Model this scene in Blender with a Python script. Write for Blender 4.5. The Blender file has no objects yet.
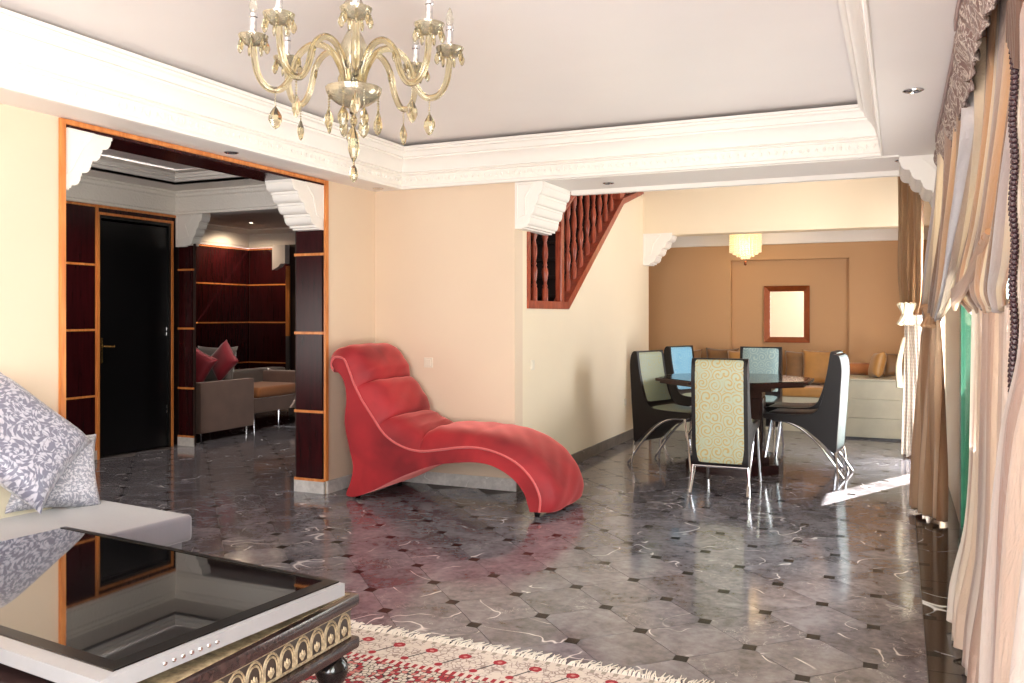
import bpy, bmesh, math, random
from mathutils import Vector, Matrix
random.seed(7)
PI = math.pi
S = bpy.context.scene
COL = S.collection

# ---------------------------------------------------------------- camera, world, sun, exposure
cam = bpy.data.cameras.new('camera')
camo = bpy.data.objects.new('camera', cam); COL.objects.link(camo)
cam.sensor_width = 36.0; cam.lens = 866 / 1024 * 36
cam.shift_y = -(341.5 - 316) / 1024
cam.clip_start = 0.02
camo.location = (0, 0, 1.35)
camo.rotation_euler = (PI / 2, 0, 0.42)
S.camera = camo

S.view_settings.view_transform = 'Standard'
S.view_settings.look = 'None'
S.view_settings.exposure = 0.42
S.view_settings.gamma = 1.0
S.view_settings.use_curve_mapping = False
S.cycles.use_denoising = True
S.cycles.max_bounces = 10
S.cycles.diffuse_bounces = 5
S.cycles.glossy_bounces = 5
S.cycles.transmission_bounces = 6
S.cycles.transparent_max_bounces = 8
S.cycles.sample_clamp_indirect = 6.0
S.cycles.caustics_reflective = False
S.cycles.caustics_refractive = False

W = bpy.data.worlds.new('sky'); S.world = W; W.use_nodes = True
W.node_tree.nodes['Background'].inputs[0].default_value = (0.80, 0.90, 1.0, 1)
W.node_tree.nodes['Background'].inputs[1].default_value = 3.6


def lamp(kind, name, loc, rot=(0, 0, 0), energy=100, color=(1, 1, 1), size=0.1, sy=None, **k):
    l = bpy.data.lights.new(name, kind); l.energy = energy; l.color = color
    if kind == 'AREA':
        l.size = size
        if sy: l.shape = 'RECTANGLE'; l.size_y = sy
    elif kind == 'SUN':
        l.angle = size
    else:
        l.shadow_soft_size = size
    for a, b in k.items(): setattr(l, a, b)
    o = bpy.data.objects.new(name, l); COL.objects.link(o); o.location = loc; o.rotation_euler = rot
    return o


# the sun stands ahead and to the right, shining in through the dining window
sd = Vector((-0.447, -0.894, -0.93)).normalized()
lamp('SUN', 'sun', (3, 12, 6), sd.to_track_quat('-Z', 'Y').to_euler(), 38.0, (1, .95, .86), 0.01)
# daylight at the dining and big windows; the other three are added fill lamps
lamp('AREA', 'side_fill', (0.33, 0.1, 1.25), (0, PI / 2 + .50, 0), 138, (1, .96, .92), 2.1, 1.9)  # added fill beside the camera, at an unseen window made for it
lamp('AREA', 'rear_fill', (-1.1, -1.22, 1.25), (PI / 2 + .40, 0, 0), 125, (1, .96, .93), 1.5, 2.1)  # added fill lamp behind the camera
lamp('AREA', 'hall_fill', (-5.7, 2.46, 1.5), (PI / 2 + .35, 0, 0), 36, (1, .95, .9), 1.8, 1.6)  # added lamp to light the cornice; this wall has no window
lamp('AREA', 'daylight_dining_window', (0.42, 8.66, 1.2), (0, PI / 2, 0), 50, (.96, .97, 1), 2.0, .8)

lamp('AREA', 'daylight_big_window', (0.42, 4.65, 1.1), (0, PI / 2 + .45, 0), 55, (1, .97, .94), 1.9, 1.7)


# ---------------------------------------------------------------- helpers
def lin(c):
    return tuple(((x / 12.92) if x <= .04045 else ((x + .055) / 1.055) ** 2.4) for x in [v / 255 for v in c])


class N:
    """small node-building helper"""
    def __init__(s, name):
        s.m = bpy.data.materials.new(name); s.m.use_nodes = True
        s.t = s.m.node_tree; s.b = s.t.nodes['Principled BSDF']; s.out = s.t.nodes['Material Output']

    def n(s, typ, **k):
        x = s.t.nodes.new(typ)
        for a, b in k.items(): setattr(x, a, b)
        return x

    def l(s, a, b): s.t.links.new(a, b)

    def put(s, sock, v):
        if isinstance(v, bpy.types.NodeSocket): s.l(v, sock)
        elif isinstance(v, (tuple, list)) and len(v) == 3 and sock.type == 'RGBA': sock.default_value = (*v, 1)
        else: sock.default_value = v

    def math(s, op, a, b=None, c=None):
        x = s.n('ShaderNodeMath', operation=op)
        s.put(x.inputs[0], a)
        if b is not None: s.put(x.inputs[1], b)
        if c is not None: s.put(x.inputs[2], c)
        return x.outputs[0]

    def vmath(s, op, a, b=None):
        x = s.n('ShaderNodeVectorMath', operation=op); s.put(x.inputs[0], a)
        if b is not None:
            if op == 'SCALE': s.put(x.inputs[3], b)
            else: s.put(x.inputs[1], b)
        return x.outputs[0]

    def mix(s, f, a, b):
        x = s.n('ShaderNodeMix', data_type='RGBA'); s.put(x.inputs[0], f); s.put(x.inputs[6], a); s.put(x.inputs[7], b)
        return x.outputs[2]

    def noise(s, vec, scale, detail=3, rough=.5, dist=0, col=False):
        x = s.n('ShaderNodeTexNoise'); s.put(x.inputs['Vector'], vec) if vec is not None else 0
        x.inputs['Scale'].default_value = scale; x.inputs['Detail'].default_value = detail
        x.inputs['Roughness'].default_value = rough; x.inputs['Distortion'].default_value = dist
        return x.outputs[1 if col else 0]

    def voro(s, vec, scale, feature='F1', out=0, rnd=1.0):
        x = s.n('ShaderNodeTexVoronoi', feature=feature); s.put(x.inputs['Vector'], vec)
        x.inputs['Scale'].default_value = scale; x.inputs['Randomness'].default_value = rnd
        return x.outputs[out]

    def ramp(s, f, stops):
        x = s.n('ShaderNodeValToRGB'); s.put(x.inputs[0], f)
        e = x.color_ramp.elements
        while len(e) < len(stops): e.new(.5)
        for el, (p, c) in zip(e, stops): el.position = p; el.color = (*c, 1)
        return x.outputs[0]

    def mapr(s, f, a, b, c=0., d=1.):
        x = s.n('ShaderNodeMapRange'); s.put(x.inputs[0], f)
        for i, v in enumerate((a, b, c, d)): x.inputs[i + 1].default_value = v
        return x.outputs[0]

    def pos(s): return s.n('ShaderNodeNewGeometry').outputs['Position']
    def obj(s): return s.n('ShaderNodeTexCoord').outputs['Object']
    def uv(s): return s.n('ShaderNodeTexCoord').outputs['UV']

    def sep(s, v):
        x = s.n('ShaderNodeSeparateXYZ'); s.l(v, x.inputs[0]); return x.outputs

    def comb(s, a, b, c):
        x = s.n('ShaderNodeCombineXYZ')
        for i, v in enumerate((a, b, c)): s.put(x.inputs[i], v)
        return x.outputs[0]

    def mapping(s, v, scale=(1, 1, 1), rot=(0, 0, 0)):
        x = s.n('ShaderNodeMapping'); s.l(v, x.inputs[0]); x.inputs['Scale'].default_value = scale
        x.inputs['Rotation'].default_value = rot; return x.outputs[0]

    def bump(s, h, strength=.2, dist=.01):
        x = s.n('ShaderNodeBump'); s.put(x.inputs['Height'], h)
        x.inputs['Strength'].default_value = strength; x.inputs['Distance'].default_value = dist
        s.l(x.outputs[0], s.b.inputs['Normal'])

    def set(s, color=None, rough=None, metal=None, **k):
        if color is not None: s.put(s.b.inputs['Base Color'], color)
        if rough is not None: s.put(s.b.inputs['Roughness'], rough)
        if metal is not None: s.put(s.b.inputs['Metallic'], metal)
        for a, v in k.items(): s.put(s.b.inputs[a.replace('_', ' ')], v)
        return s


M = {}


def simple(name, rgb, rough=.5, metal=0., var=.06, scale=8., bump=0., bscale=60., **k):
    q = N(name); c = lin(rgb)
    v = q.noise(q.obj(), scale, 3)
    d = tuple(x * (1 - var * 2) for x in c); u = tuple(min(1, x * (1 + var)) for x in c)
    q.set(q.mix(v, d, u), rough, metal, **k)
    if bump: q.bump(q.noise(q.obj(), bscale, 2), bump, .004)
    M[name] = q.m
    return q


def build_materials():
    # painted walls: faint roller texture
    for nm, c in (('wall_cream', (228, 206, 182)), ('wall_light', (240, 224, 198)), ('wall_ochre', (200, 158, 114)),
                  ('plaster_white', (244, 239, 233)), ('soffit_white', (242, 236, 232)), ('ceiling_grey', (238, 231, 230)),
                  ('wood_room_ceiling', (214, 206, 204))):
        simple(nm, c, .6 if 'ceiling_grey' != nm else .35, var=.02, scale=2.2, bump=.06, bscale=90)
    # moulded plaster with scroll relief
    q = N('plaster_relief'); p = q.obj()
    vo = q.voro(p, 17, 'SMOOTH_F1'); w = q.math('SINE', q.math('MULTIPLY', vo, 26.))
    q.set(lin((244, 238, 230)), .55); q.bump(w, .28, .004); M['plaster_relief'] = q.m
    # marble floor tiles
    for nm, base, dark, vein in (('marble_tile', (132, 129, 136), (76, 73, 78), (228, 222, 222)),
                                 ('marble_black', (30, 28, 32), (12, 11, 13), (235, 232, 235)),
                                 ('marble_base', (226, 222, 218), (188, 184, 182), (240, 238, 236)),
                                 ('marble_base_dark', (120, 108, 98), (86, 78, 72), (180, 170, 160))):
        q = N(nm); p = q.pos()
        rnd = q.n('ShaderNodeObjectInfo').outputs['Random']
        isl = q.n('ShaderNodeNewGeometry').outputs['Random Per Island']
        r = q.math('MULTIPLY', q.math('ADD', rnd, isl), 37.)
        v = q.vmath('ADD', p, q.comb(r, q.math('MULTIPLY', r, 1.7), q.math('MULTIPLY', r, .6)))
        n1 = q.noise(v, 3.2, 6, .62, .6); n2 = q.noise(v, 26, 4, .6)
        basec = q.mix(q.mapr(q.math('ADD', n1, q.math('MULTIPLY', n2, .6)), .6, 1.0), lin(dark), lin(base))
        a = q.noise(v, 2.3, 2, .45, .5)
        line = q.mapr(q.math('ABSOLUTE', q.math('SUBTRACT', a, .5)), .0, .006, 1., 0.)
        msk = q.mapr(q.noise(v, 4.0, 2), .50, .58)
        b = q.noise(v, 6.5, 4, .6, 1.2)
        line2 = q.mapr(q.math('ABSOLUTE', q.math('SUBTRACT', b, .5)), .0, .008, .45, 0.)
        f = q.math('MAXIMUM', q.math('MULTIPLY', line, msk), q.math('MULTIPLY', line2, q.mapr(q.noise(v, 3, 2), .5, .65)))
        q.set(q.mix(f, basec, lin(vein)), .11 if 'base' not in nm else .3); M[nm] = q.m
        q.b.inputs['Specular IOR Level'].default_value = .55
    simple('grout', (92, 85, 83), .6)
    simple('cabochon_black', (8, 7, 8), .25, var=.2, scale=30, Specular_IOR_Level=.2)
    # dark mahogany veneer + orange inlay
    q = N('mahogany_veneer'); p = q.mapping(q.pos(), (14, 14, 1.2))
    n = q.noise(p, 2.2, 5, .6, .4)
    q.set(q.ramp(n, [(.25, lin((34, 11, 13))), (.8, lin((60, 14, 18)))]), .25); q.bump(n, .03, .002); q.b.inputs['Specular IOR Level'].default_value = .3; M['veneer'] = q.m
    q = N('orange_wood'); p = q.mapping(q.pos(), (20, 20, 2)); n = q.noise(p, 2, 4)
    q.set(q.ramp(n, [(.3, lin((196, 112, 52))), (.75, lin((232, 152, 84)))]), .35); M['orange_wood'] = q.m
    q = N('red_stair_wood'); p = q.mapping(q.pos(), (18, 18, 3)); n = q.noise(p, 2, 5, .6, .6)
    q.set(q.ramp(n, [(.3, lin((120, 44, 30))), (.72, lin((186, 88, 58)))]), .28); M['stair_wood'] = q.m
    q = N('dark_table_wood'); p = q.mapping(q.pos(), (3, 20, 20)); n = q.noise(p, 2, 5, .6, .5)
    q.set(q.ramp(n, [(.3, lin((30, 20, 20))), (.75, lin((66, 48, 46)))]), .2); M['dark_wood'] = q.m
    simple('dining_wood', (46, 17, 17), .22, var=.3, scale=12)
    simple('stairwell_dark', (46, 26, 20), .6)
    simple('black_door', (14, 14, 16), .3)
    simple('chrome', (225, 225, 228), .12, 1.0, var=.01)
    simple('brushed_silver', (168, 168, 172), .4, .5, var=.03, scale=40)
    simple('brass', (210, 170, 100), .25, .9)
    simple('black_plastic', (16, 16, 18), .35)
    simple('black_lacquer', (14, 12, 13), .12)
    simple('black_border', (9, 8, 9), .3, Specular_IOR_Level=.25)
    simple('black_leather', (20, 13, 14), .36, Specular_IOR_Level=.3, bump=.25, bscale=160)
    simple('switch_plastic', (232, 222, 204), .4)
    simple('pier_metal', (120, 118, 118), .4, .6)
    # carved brass-coloured frieze
    q = N('carved_gold'); n = q.noise(q.obj(), 45, 4, .6)
    q.set(q.ramp(n, [(.3, lin((96, 80, 60))), (.7, lin((180, 160, 128)))]), .5, .1); q.bump(n, .5, .003); M['carved_gold'] = q.m
    simple('carved_recess', (52, 40, 34), .5)
    # television glass: a polished black sheet
    q = N('screen_glass'); q.set(lin((12, 11, 13)), .03); q.b.inputs['Specular IOR Level'].default_value = 1.0
    q.b.inputs['Coat Weight'].default_value = .6; q.b.inputs['Coat Roughness'].default_value = .02; M['screen_glass'] = q.m
    # red velvet
    q = N('red_velvet'); p = q.obj(); n = q.noise(p, 2.6, 3, .5, .4); n2 = q.noise(p, 150, 2)
    q.set(q.mix(q.mapr(n, .35, .65), lin((122, 16, 26)), lin((172, 34, 42))), .62)
    q.b.inputs['Sheen Weight'].default_value = .9; q.b.inputs['Sheen Roughness'].default_value = .35
    q.b.inputs['Sheen Tint'].default_value = (*lin((255, 150, 145)), 1)
    q.bump(q.math('ADD', n, q.math('MULTIPLY', n2, .15)), .25, .006); M['red_velvet'] = q.m
    q = N('red_piping'); q.set(lin((205, 84, 84)), .5); q.b.inputs['Sheen Weight'].default_value = .6; M['red_piping'] = q.m
    simple('crimson_fabric', (150, 26, 44), .6, Sheen_Weight=.5)
    simple('taupe_fabric', (128, 100, 88), .8, Sheen_Weight=.4, var=.15, scale=5)
    simple('grey_fabric', (112, 102, 96), .8, Sheen_Weight=.4)
    simple('orange_fabric', (178, 112, 62), .7, Sheen_Weight=.4)
    simple('lilac_fabric', (108, 103, 112), .75, var=.1, scale=6, bump=.2, bscale=200, Sheen_Weight=.5)
    simple('cream_fabric', (206, 196, 172), .75, bump=.15)
    simple('gold_satin', (176, 128, 66), .38, var=.15, scale=9, Sheen_Weight=.4)
    simple('gold_bronze', (128, 92, 52), .45, var=.2, scale=12, Sheen_Weight=.4)
    simple('bench_stone', (188, 184, 164), .45, var=.08, scale=10)
    simple('copper_frame', (150, 76, 36), .22, .35, var=.15, scale=20)
    q = N('mirror_glass'); q.set((.92, .92, .92), .01, 1.0); M['mirror'] = q.m
    # damask cushion
    for nm, a, b, sc in (('damask_blue', (112, 112, 130), (186, 184, 196), 4.5), ('damask_silver', (136, 136, 148), (196, 194, 202), 6.)):
        q = N(nm); u = q.uv()
        w = q.vmath('ADD', u, q.vmath('SCALE', q.vmath('SUBTRACT', q.noise(u, 5, 3, .5, 0, True), (.5, .5, .5)), .16))
        d = q.voro(w, sc, 'F1', 0, .55)
        cpos = q.voro(w, sc, 'F1', 2, .55)
        dv = q.vmath('SUBTRACT', q.vmath('SCALE', w, 1.0), cpos)
        sx, sy_, _ = q.sep(dv)
        ang = q.math('ARCTAN2', sy_, sx)
        sp = q.math('ADD', q.math('MULTIPLY', q.math('SINE', q.math('ADD', q.math('MULTIPLY', ang, 3.), q.math('MULTIPLY', d, 18.))), .6), q.math('MULTIPLY', q.math('SINE', q.math('SUBTRACT', q.math('MULTIPLY', ang, 8.), q.math('MULTIPLY', d, 34.))), .55))
        f = q.mapr(sp, -.15, .25)
        f2 = q.math('MULTIPLY', f, q.mapr(q.noise(u, 30, 2), .3, .5))
        q.set(q.mix(f2, lin(a), lin(b)), .38); q.b.inputs['Sheen Weight'].default_value = .4; q.bump(f2, .3, .003); M[nm] = q.m
    # swirl upholstery of the dining chairs; the blue one is a painted reflection
    for nm, a, b in (('swirl_sage', (176, 184, 160), (184, 158, 104)), ('plain_sage', (150, 160, 138), (160, 158, 118)), ('blue_reflection', (110, 165, 196), (140, 184, 200)),
                     ('plain_teal', (124, 148, 150), (150, 168, 164)), ('plain_dark', (40, 32, 34), (60, 50, 50))):
        q = N(nm); u = q.uv()
        w = q.vmath('ADD', u, q.vmath('SCALE', q.vmath('SUBTRACT', q.noise(u, 6, 2, .5, 0, True), (.5, .5, .5)), .03))
        d = q.voro(w, 12., 'F1', 0, .45); cpos = q.voro(w, 12., 'F1', 2, .45)
        dv = q.vmath('SUBTRACT', w, cpos); sx, sy_, _ = q.sep(dv)
        ang = q.math('ARCTAN2', sy_, sx)
        sp = q.math('SINE', q.math('ADD', ang, q.math('MULTIPLY', d, 25.)))
        f = q.mapr(sp, .25, .6)
        f = q.math('MULTIPLY', f, q.mapr(q.noise(u, 9, 2), .3, .45))
        q.set(q.mix(f, lin(a), lin(b)), .45); q.bump(f, .25, .002); M[nm] = q.m
    # satin curtains, with stripes across the width; the champagne set has fold shade in its darker stops; some light passes through
    for nm, cols in (('curtain_satin', [(214, 168, 128), (244, 226, 200), (188, 158, 140), (226, 220, 222), (164, 128, 104), (248, 230, 206)]),
                     ('curtain_rose', [(212, 182, 164), (236, 220, 206), (188, 154, 138), (242, 232, 224), (202, 176, 164), (230, 208, 190)]),
                     ('curtain_gold', [(172, 132, 92), (186, 146, 106), (152, 114, 76), (196, 162, 124), (160, 122, 84), (180, 142, 102)]),
                     ('curtain_bronze', [(206, 160, 120), (232, 198, 162), (166, 124, 92), (244, 216, 186), (190, 146, 110), (224, 188, 152)])):
        q = N(nm); s = q.sep(q.uv())[0]
        fr = q.math('FRACT', q.math('MULTIPLY', s, 2.6))
        st = [(i / 6, lin(c)) for i, c in enumerate(cols)]
        x = q.n('ShaderNodeValToRGB'); q.put(x.inputs[0], fr); x.color_ramp.interpolation = 'EASE'
        e = x.color_ramp.elements
        while len(e) < 6: e.new(.5)
        for el, (pp, c) in zip(e, st): el.position = pp; el.color = (*c, 1)
        fine = q.math('SINE', q.math('MULTIPLY', s, 900.))
        q.set(x.outputs[0], .30, .3); q.b.inputs['Sheen Weight'].default_value = .3
        q.bump(q.noise(q.mapping(q.uv(), (22, 5, 1)), 3, 4, .6, .8), .7, .02)
        tr = q.n('ShaderNodeBsdfTranslucent'); q.l(x.outputs[0], tr.inputs[0])
        mx = q.n('ShaderNodeMixShader'); mx.inputs[0].default_value = .34
        q.l(q.b.outputs[0], mx.inputs[1]); q.l(tr.outputs[0], mx.inputs[2]); q.l(mx.outputs[0], q.out.inputs[0])
        M[nm] = q.m
    q = N('sheer_voile'); s = q.sep(q.uv()); g = q.math('SINE', q.math('MULTIPLY', s[1], 260.))
    q.set(q.mix(q.mapr(g, -1, 1), lin((214, 200, 190)), lin((236, 228, 220))), .7)
    tr = q.n('ShaderNodeBsdfTranslucent'); tr.inputs[0].default_value = (.85, .82, .78, 1)
    mx = q.n('ShaderNodeMixShader'); mx.inputs[0].default_value = .5
    q.l(q.b.outputs[0], mx.inputs[1]); q.l(tr.outputs[0], mx.inputs[2]); q.l(mx.outputs[0], q.out.inputs[0]); M['voile'] = q.m
    # ruched valance
    q = N('valance_brocade'); v = q.mapping(q.obj(), (1, 1, .55))
    n = q.noise(v, 16, 3, .6, 2.6)
    ln = q.mapr(q.math('ABSOLUTE', q.math('SUBTRACT', n, .5)), 0, .06, 1, 0)
    q.set(q.mix(ln, lin((132, 106, 100)), lin((224, 212, 202))), .4, .2); q.bump(ln, .6, .008); M['valance'] = q.m
    simple('valance_plain', (160, 134, 130), .5)
    simple('trim_brown', (94, 72, 62), .4, .1, bump=.4, bscale=120)
    simple('bead_plum', (58, 38, 42), .25, var=.3, scale=60)
    simple('bead_cream', (196, 178, 160), .3)
    simple('green_aluminium', (16, 78, 56), .3, .3)
    q = N('window_glass'); q.set((.93, .98, .96), .0); q.b.inputs['Transmission Weight'].default_value = 1.0
    q.b.inputs['IOR'].default_value = 1.1; M['glass'] = q.m
    tb = q.n('ShaderNodeBsdfTransparent'); tb.inputs[0].default_value = (.90, .97, .94, 1)
    gl = q.n('ShaderNodeBsdfGlossy'); gl.inputs['Roughness'].default_value = .02
    mx = q.n('ShaderNodeMixShader'); mx.inputs[0].default_value = .08
    q.l(tb.outputs[0], mx.inputs[1]); q.l(gl.outputs[0], mx.inputs[2]); q.l(mx.outputs[0], q.out.inputs[0])
    # amber crystal
    for nm, c, tr in (('crystal', (232, 220, 184), .95), ('crystal_clear', (240, 236, 224), .85)):
        q = N(nm); q.set(lin(c), .03); q.b.inputs['Transmission Weight'].default_value = tr
        q.b.inputs['IOR'].default_value = 1.5; M[nm] = q.m
    q = N('opal_glass'); q.set(lin((206, 196, 172)), .14, .3); q.b.inputs['Transmission Weight'].default_value = .6; M['opal'] = q.m
    for nm, c, e in (('lamp_glow', (1, .86, .62), 14.), ('spot_glow', (1, .9, .75), 12.), ('crystal_lit', (1, .76, .40), .28)):
        q = N(nm); q.set((.9, .8, .6), .2); q.b.inputs['Emission Color'].default_value = (*c, 1)
        q.b.inputs['Emission Strength'].default_value = e; M[nm] = q.m
    simple('terrace_stone', (196, 188, 172), .8)
    simple('garden_wall', (214, 208, 190), .8)
    # persian rug
    q = N('persian_rug'); x, y, z = q.sep(q.obj())       # x along fringe edge, y from the fringe inwards
    v = q.comb(x, y, 0.)
    red, cream, dark, rose = lin((150, 26, 40)), lin((206, 194, 184)), lin((46, 36, 42)), lin((190, 120, 112))
    # small all-over pattern
    d1 = q.voro(v, 50, 'DISTANCE_TO_EDGE', 0, .5)
    outl = q.mapr(d1, .05, .10, 1, 0)
    cell = q.voro(v, 50, 'F1', 1, .5)
    cr = q.sep(cell)[0]
    field = q.ramp(cr, [(0., cream), (.36, cream), (.37, rose), (.5, rose), (.51, red), (.76, red), (.8, lin((196, 186, 172)))])
    x_ = q.t.nodes[-1]; x_.color_ramp.interpolation = 'CONSTANT'
    field = q.mix(outl, field, dark)
    # border band: a row of red blossoms on slanting dark stems
    px = q.math('SUBTRACT', q.math('FRACT', q.math('DIVIDE', x, .15)), .5)
    def ell(cx, cy, rx, ry):
        a = q.math('DIVIDE', q.math('SUBTRACT', px, cx), rx / .15)
        b = q.math('DIVIDE', q.math('SUBTRACT', y, cy), ry)
        return q.math('SQRT', q.math('ADD', q.math('MULTIPLY', a, a), q.math('MULTIPLY', b, b)))
    wob = q.math('MULTIPLY', q.noise(v, 60, 1), .5)
    e1 = q.math('ADD', ell(.12, -.085, .026, .024), q.math('SUBTRACT', wob, .25))
    blossom = q.mapr(e1, .95, 1.0, 1, 0); heart = q.mapr(e1, .3, .4, 1, 0)
    e2 = ell(-.28, -.195, .016, .016); bud = q.mapr(e2, .9, 1.1, 1, 0)
    # stem from (.12,-.1) to (-.28,-.19)
    sl = q.math('SUBTRACT', q.math('MULTIPLY', q.math('ADD', px, .28), .27), q.math('ADD', y, .195))
    stem = q.math('MULTIPLY', q.mapr(q.math('ABSOLUTE', sl), .0055, .010, 1, 0),
                  q.math('MULTIPLY', q.math('GREATER_THAN', px, -.28), q.math('LESS_THAN', px, .1)))
    sm = q.mapr(q.voro(v, 46, 'DISTANCE_TO_EDGE', 0, 1.), .05, .11, .75, 0)
    spk = q.math('MULTIPLY', sm, q.mapr(q.noise(v, 18, 2), .40, .5))
    band = q.mix(spk, cream, lin((120, 96, 92)))
    band = q.mix(stem, band, dark); band = q.mix(bud, band, red)
    band = q.mix(blossom, band, red); band = q.mix(heart, band, rose)
    inb = q.math('GREATER_THAN', y, -.23)
    col = q.mix(inb, field, band)
    ln = q.math('MULTIPLY', q.math('GREATER_THAN', y, -.262), q.math('LESS_THAN', y, -.23))
    col = q.mix(ln, col, q.mix(q.math('GREATER_THAN', q.math('FRACT', q.math('MULTIPLY', x, 30.)), .5), red, cream))
    ln2 = q.math('GREATER_THAN', y, -.028)
    col = q.mix(ln2, col, q.mix(q.math('GREATER_THAN', q.math('FRACT', q.math('MULTIPLY', x, 22.)), .6), cream, lin((150, 140, 128))))
    q.set(col, .9); q.bump(q.noise(v, 220, 2), .5, .004); M['rug'] = q.m
    simple('fringe_wool', (232, 224, 214), .9)


build_materials()


def tag(o, label=None, cat=None, group=None, kind=None):
    if label: o['label'] = label
    if cat: o['category'] = cat
    if group: o['group'] = group
    if kind: o['kind'] = kind
    return o


def new(name, data, parent=None, loc=(0, 0, 0), rot=(0, 0, 0), world=False):
    o = bpy.data.objects.new(name, data); COL.objects.link(o)
    o.location = loc; o.rotation_euler = rot
    if parent is not None:
        o.parent = parent
        if world: o.location = Vector(loc) - parent.location
    return o


def root(name, loc, label, cat, rz=0, group=None):
    o = bpy.data.objects.new(name, None); COL.objects.link(o)
    o.location = loc; o.rotation_euler = (0, 0, rz); o.empty_display_size = .1
    return tag(o, label, cat, group)


def mesh(bm, mat, smooth=False, angle=None):
    me = bpy.data.meshes.new('mesh')
    bmesh.ops.recalc_face_normals(bm, faces=bm.faces)
    if smooth:
        a = math.radians(angle or 40)
        for f in bm.faces: f.smooth = True
        for e in bm.edges:
            if len(e.link_faces) == 2 and e.calc_face_angle(0) > a: e.smooth = False
    bm.to_mesh(me); bm.free()
    me.materials.append(M[mat] if isinstance(mat, str) else mat)
    return me


def obj(name, bm, mat, parent=None, smooth=False, loc=(0, 0, 0), rot=(0, 0, 0), world=False, angle=None):
    return new(name, mesh(bm, mat, smooth, angle), parent, loc, rot, world)


def struct(name, bm, mat, **k):
    return tag(obj(name, bm, mat, **k), kind='structure')


def B(): return bmesh.new()


def box(bm, x0, x1, y0, y1, z0, z1):
    v = [bm.verts.new(p) for p in ((x0, y0, z0), (x1, y0, z0), (x1, y1, z0), (x0, y1, z0), (x0, y0, z1), (x1, y0, z1), (x1, y1, z1), (x0, y1, z1))]
    for f in ((0, 3, 2, 1), (4, 5, 6, 7), (0, 1, 5, 4), (1, 2, 6, 5), (2, 3, 7, 6), (3, 0, 4, 7)): bm.faces.new([v[i] for i in f])
    return bm


def bbox(x0, x1, y0, y1, z0, z1, bev=0., seg=2):
    bm = box(B(), x0, x1, y0, y1, z0, z1)
    if bev: bmesh.ops.bevel(bm, geom=bm.edges[:], offset=bev, segments=seg, affect='EDGES', profile=.6)
    return bm


def smooth_path(P, n=6, closed=False):
    P = [Vector(p) for p in P]; out = []
    L = len(P)
    for i in range(L if closed else L - 1):
        p0 = P[i - 1] if (i or closed) else P[0]; p1 = P[i]; p2 = P[(i + 1) % L]
        p3 = P[(i + 2) % L] if (i + 2 < L or closed) else P[-1]
        for k in range(n):
            t = k / n
            out.append(.5 * ((2 * p1) + (p2 - p0) * t + (2 * p0 - 5 * p1 + 4 * p2 - p3) * t * t + (-p0 + 3 * p1 - 3 * p2 + p3) * t ** 3))
    if not closed: out.append(P[-1])
    return out


def tube(bm, P, r, n=8, cap=True):
    P = [Vector(p) for p in P]
    rs = r if isinstance(r, (list, tuple)) else [r] * len(P)
    up = None; rings = []
    for i, p in enumerate(P):
        t = (P[min(i + 1, len(P) - 1)] - P[max(i - 1, 0)]).normalized()
        if up is None:
            up = t.orthogonal().normalized()
        up = (up - t * up.dot(t)).normalized(); s = t.cross(up)
        rings.append([bm.verts.new(p + (up * math.cos(a) + s * math.sin(a)) * rs[i]) for a in [2 * PI * k / n for k in range(n)]])
    for a, b in zip(rings, rings[1:]):
        for k in range(n): bm.faces.new((a[k], a[(k + 1) % n], b[(k + 1) % n], b[k]))
    if cap: bm.faces.new(rings[0][::-1]); bm.faces.new(rings[-1])
    return bm


def lathe(bm, prof, n=16, c=(0, 0, 0), M4=None):
    rings = []
    for r, z in prof:
        r = max(r, 1e-4)
        rings.append([bm.verts.new((c[0] + r * math.cos(2 * PI * k / n), c[1] + r * math.sin(2 * PI * k / n), c[2] + z)) for k in range(n)])
    for a, b in zip(rings, rings[1:]):
        for k in range(n): bm.faces.new((a[k], a[(k + 1) % n], b[(k + 1) % n], b[k]))
    bm.faces.new(rings[0][::-1]); bm.faces.new(rings[-1])
    return bm


def prism(bm, P, axis, a, b):
    """P: 2-D polygon; axis 'y': P=(x,z) extruded in y from a to b; 'x': P=(y,z); 'z': P=(x,y)"""
    f = {'y': lambda p, t: (p[0], t, p[1]), 'x': lambda p, t: (t, p[0], p[1]), 'z': lambda p, t: (p[0], p[1], t)}[axis]
    A = [bm.verts.new(f(p, a)) for p in P]; C = [bm.verts.new(f(p, b)) for p in P]
    n = len(P)
    fa = [bm.faces.new(A), bm.faces.new(C[::-1])]
    for i in range(n): bm.faces.new((A[i], C[i], C[(i + 1) % n], A[(i + 1) % n]))
    for q_ in fa: q_.normal_update()
    bmesh.ops.triangulate(bm, faces=fa)
    return bm


def copy_tree(o, parent=None):
    c = o.copy(); COL.objects.link(c); c.parent = parent
    for ch in list(o.children): copy_tree(ch, c)
    return c


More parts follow.
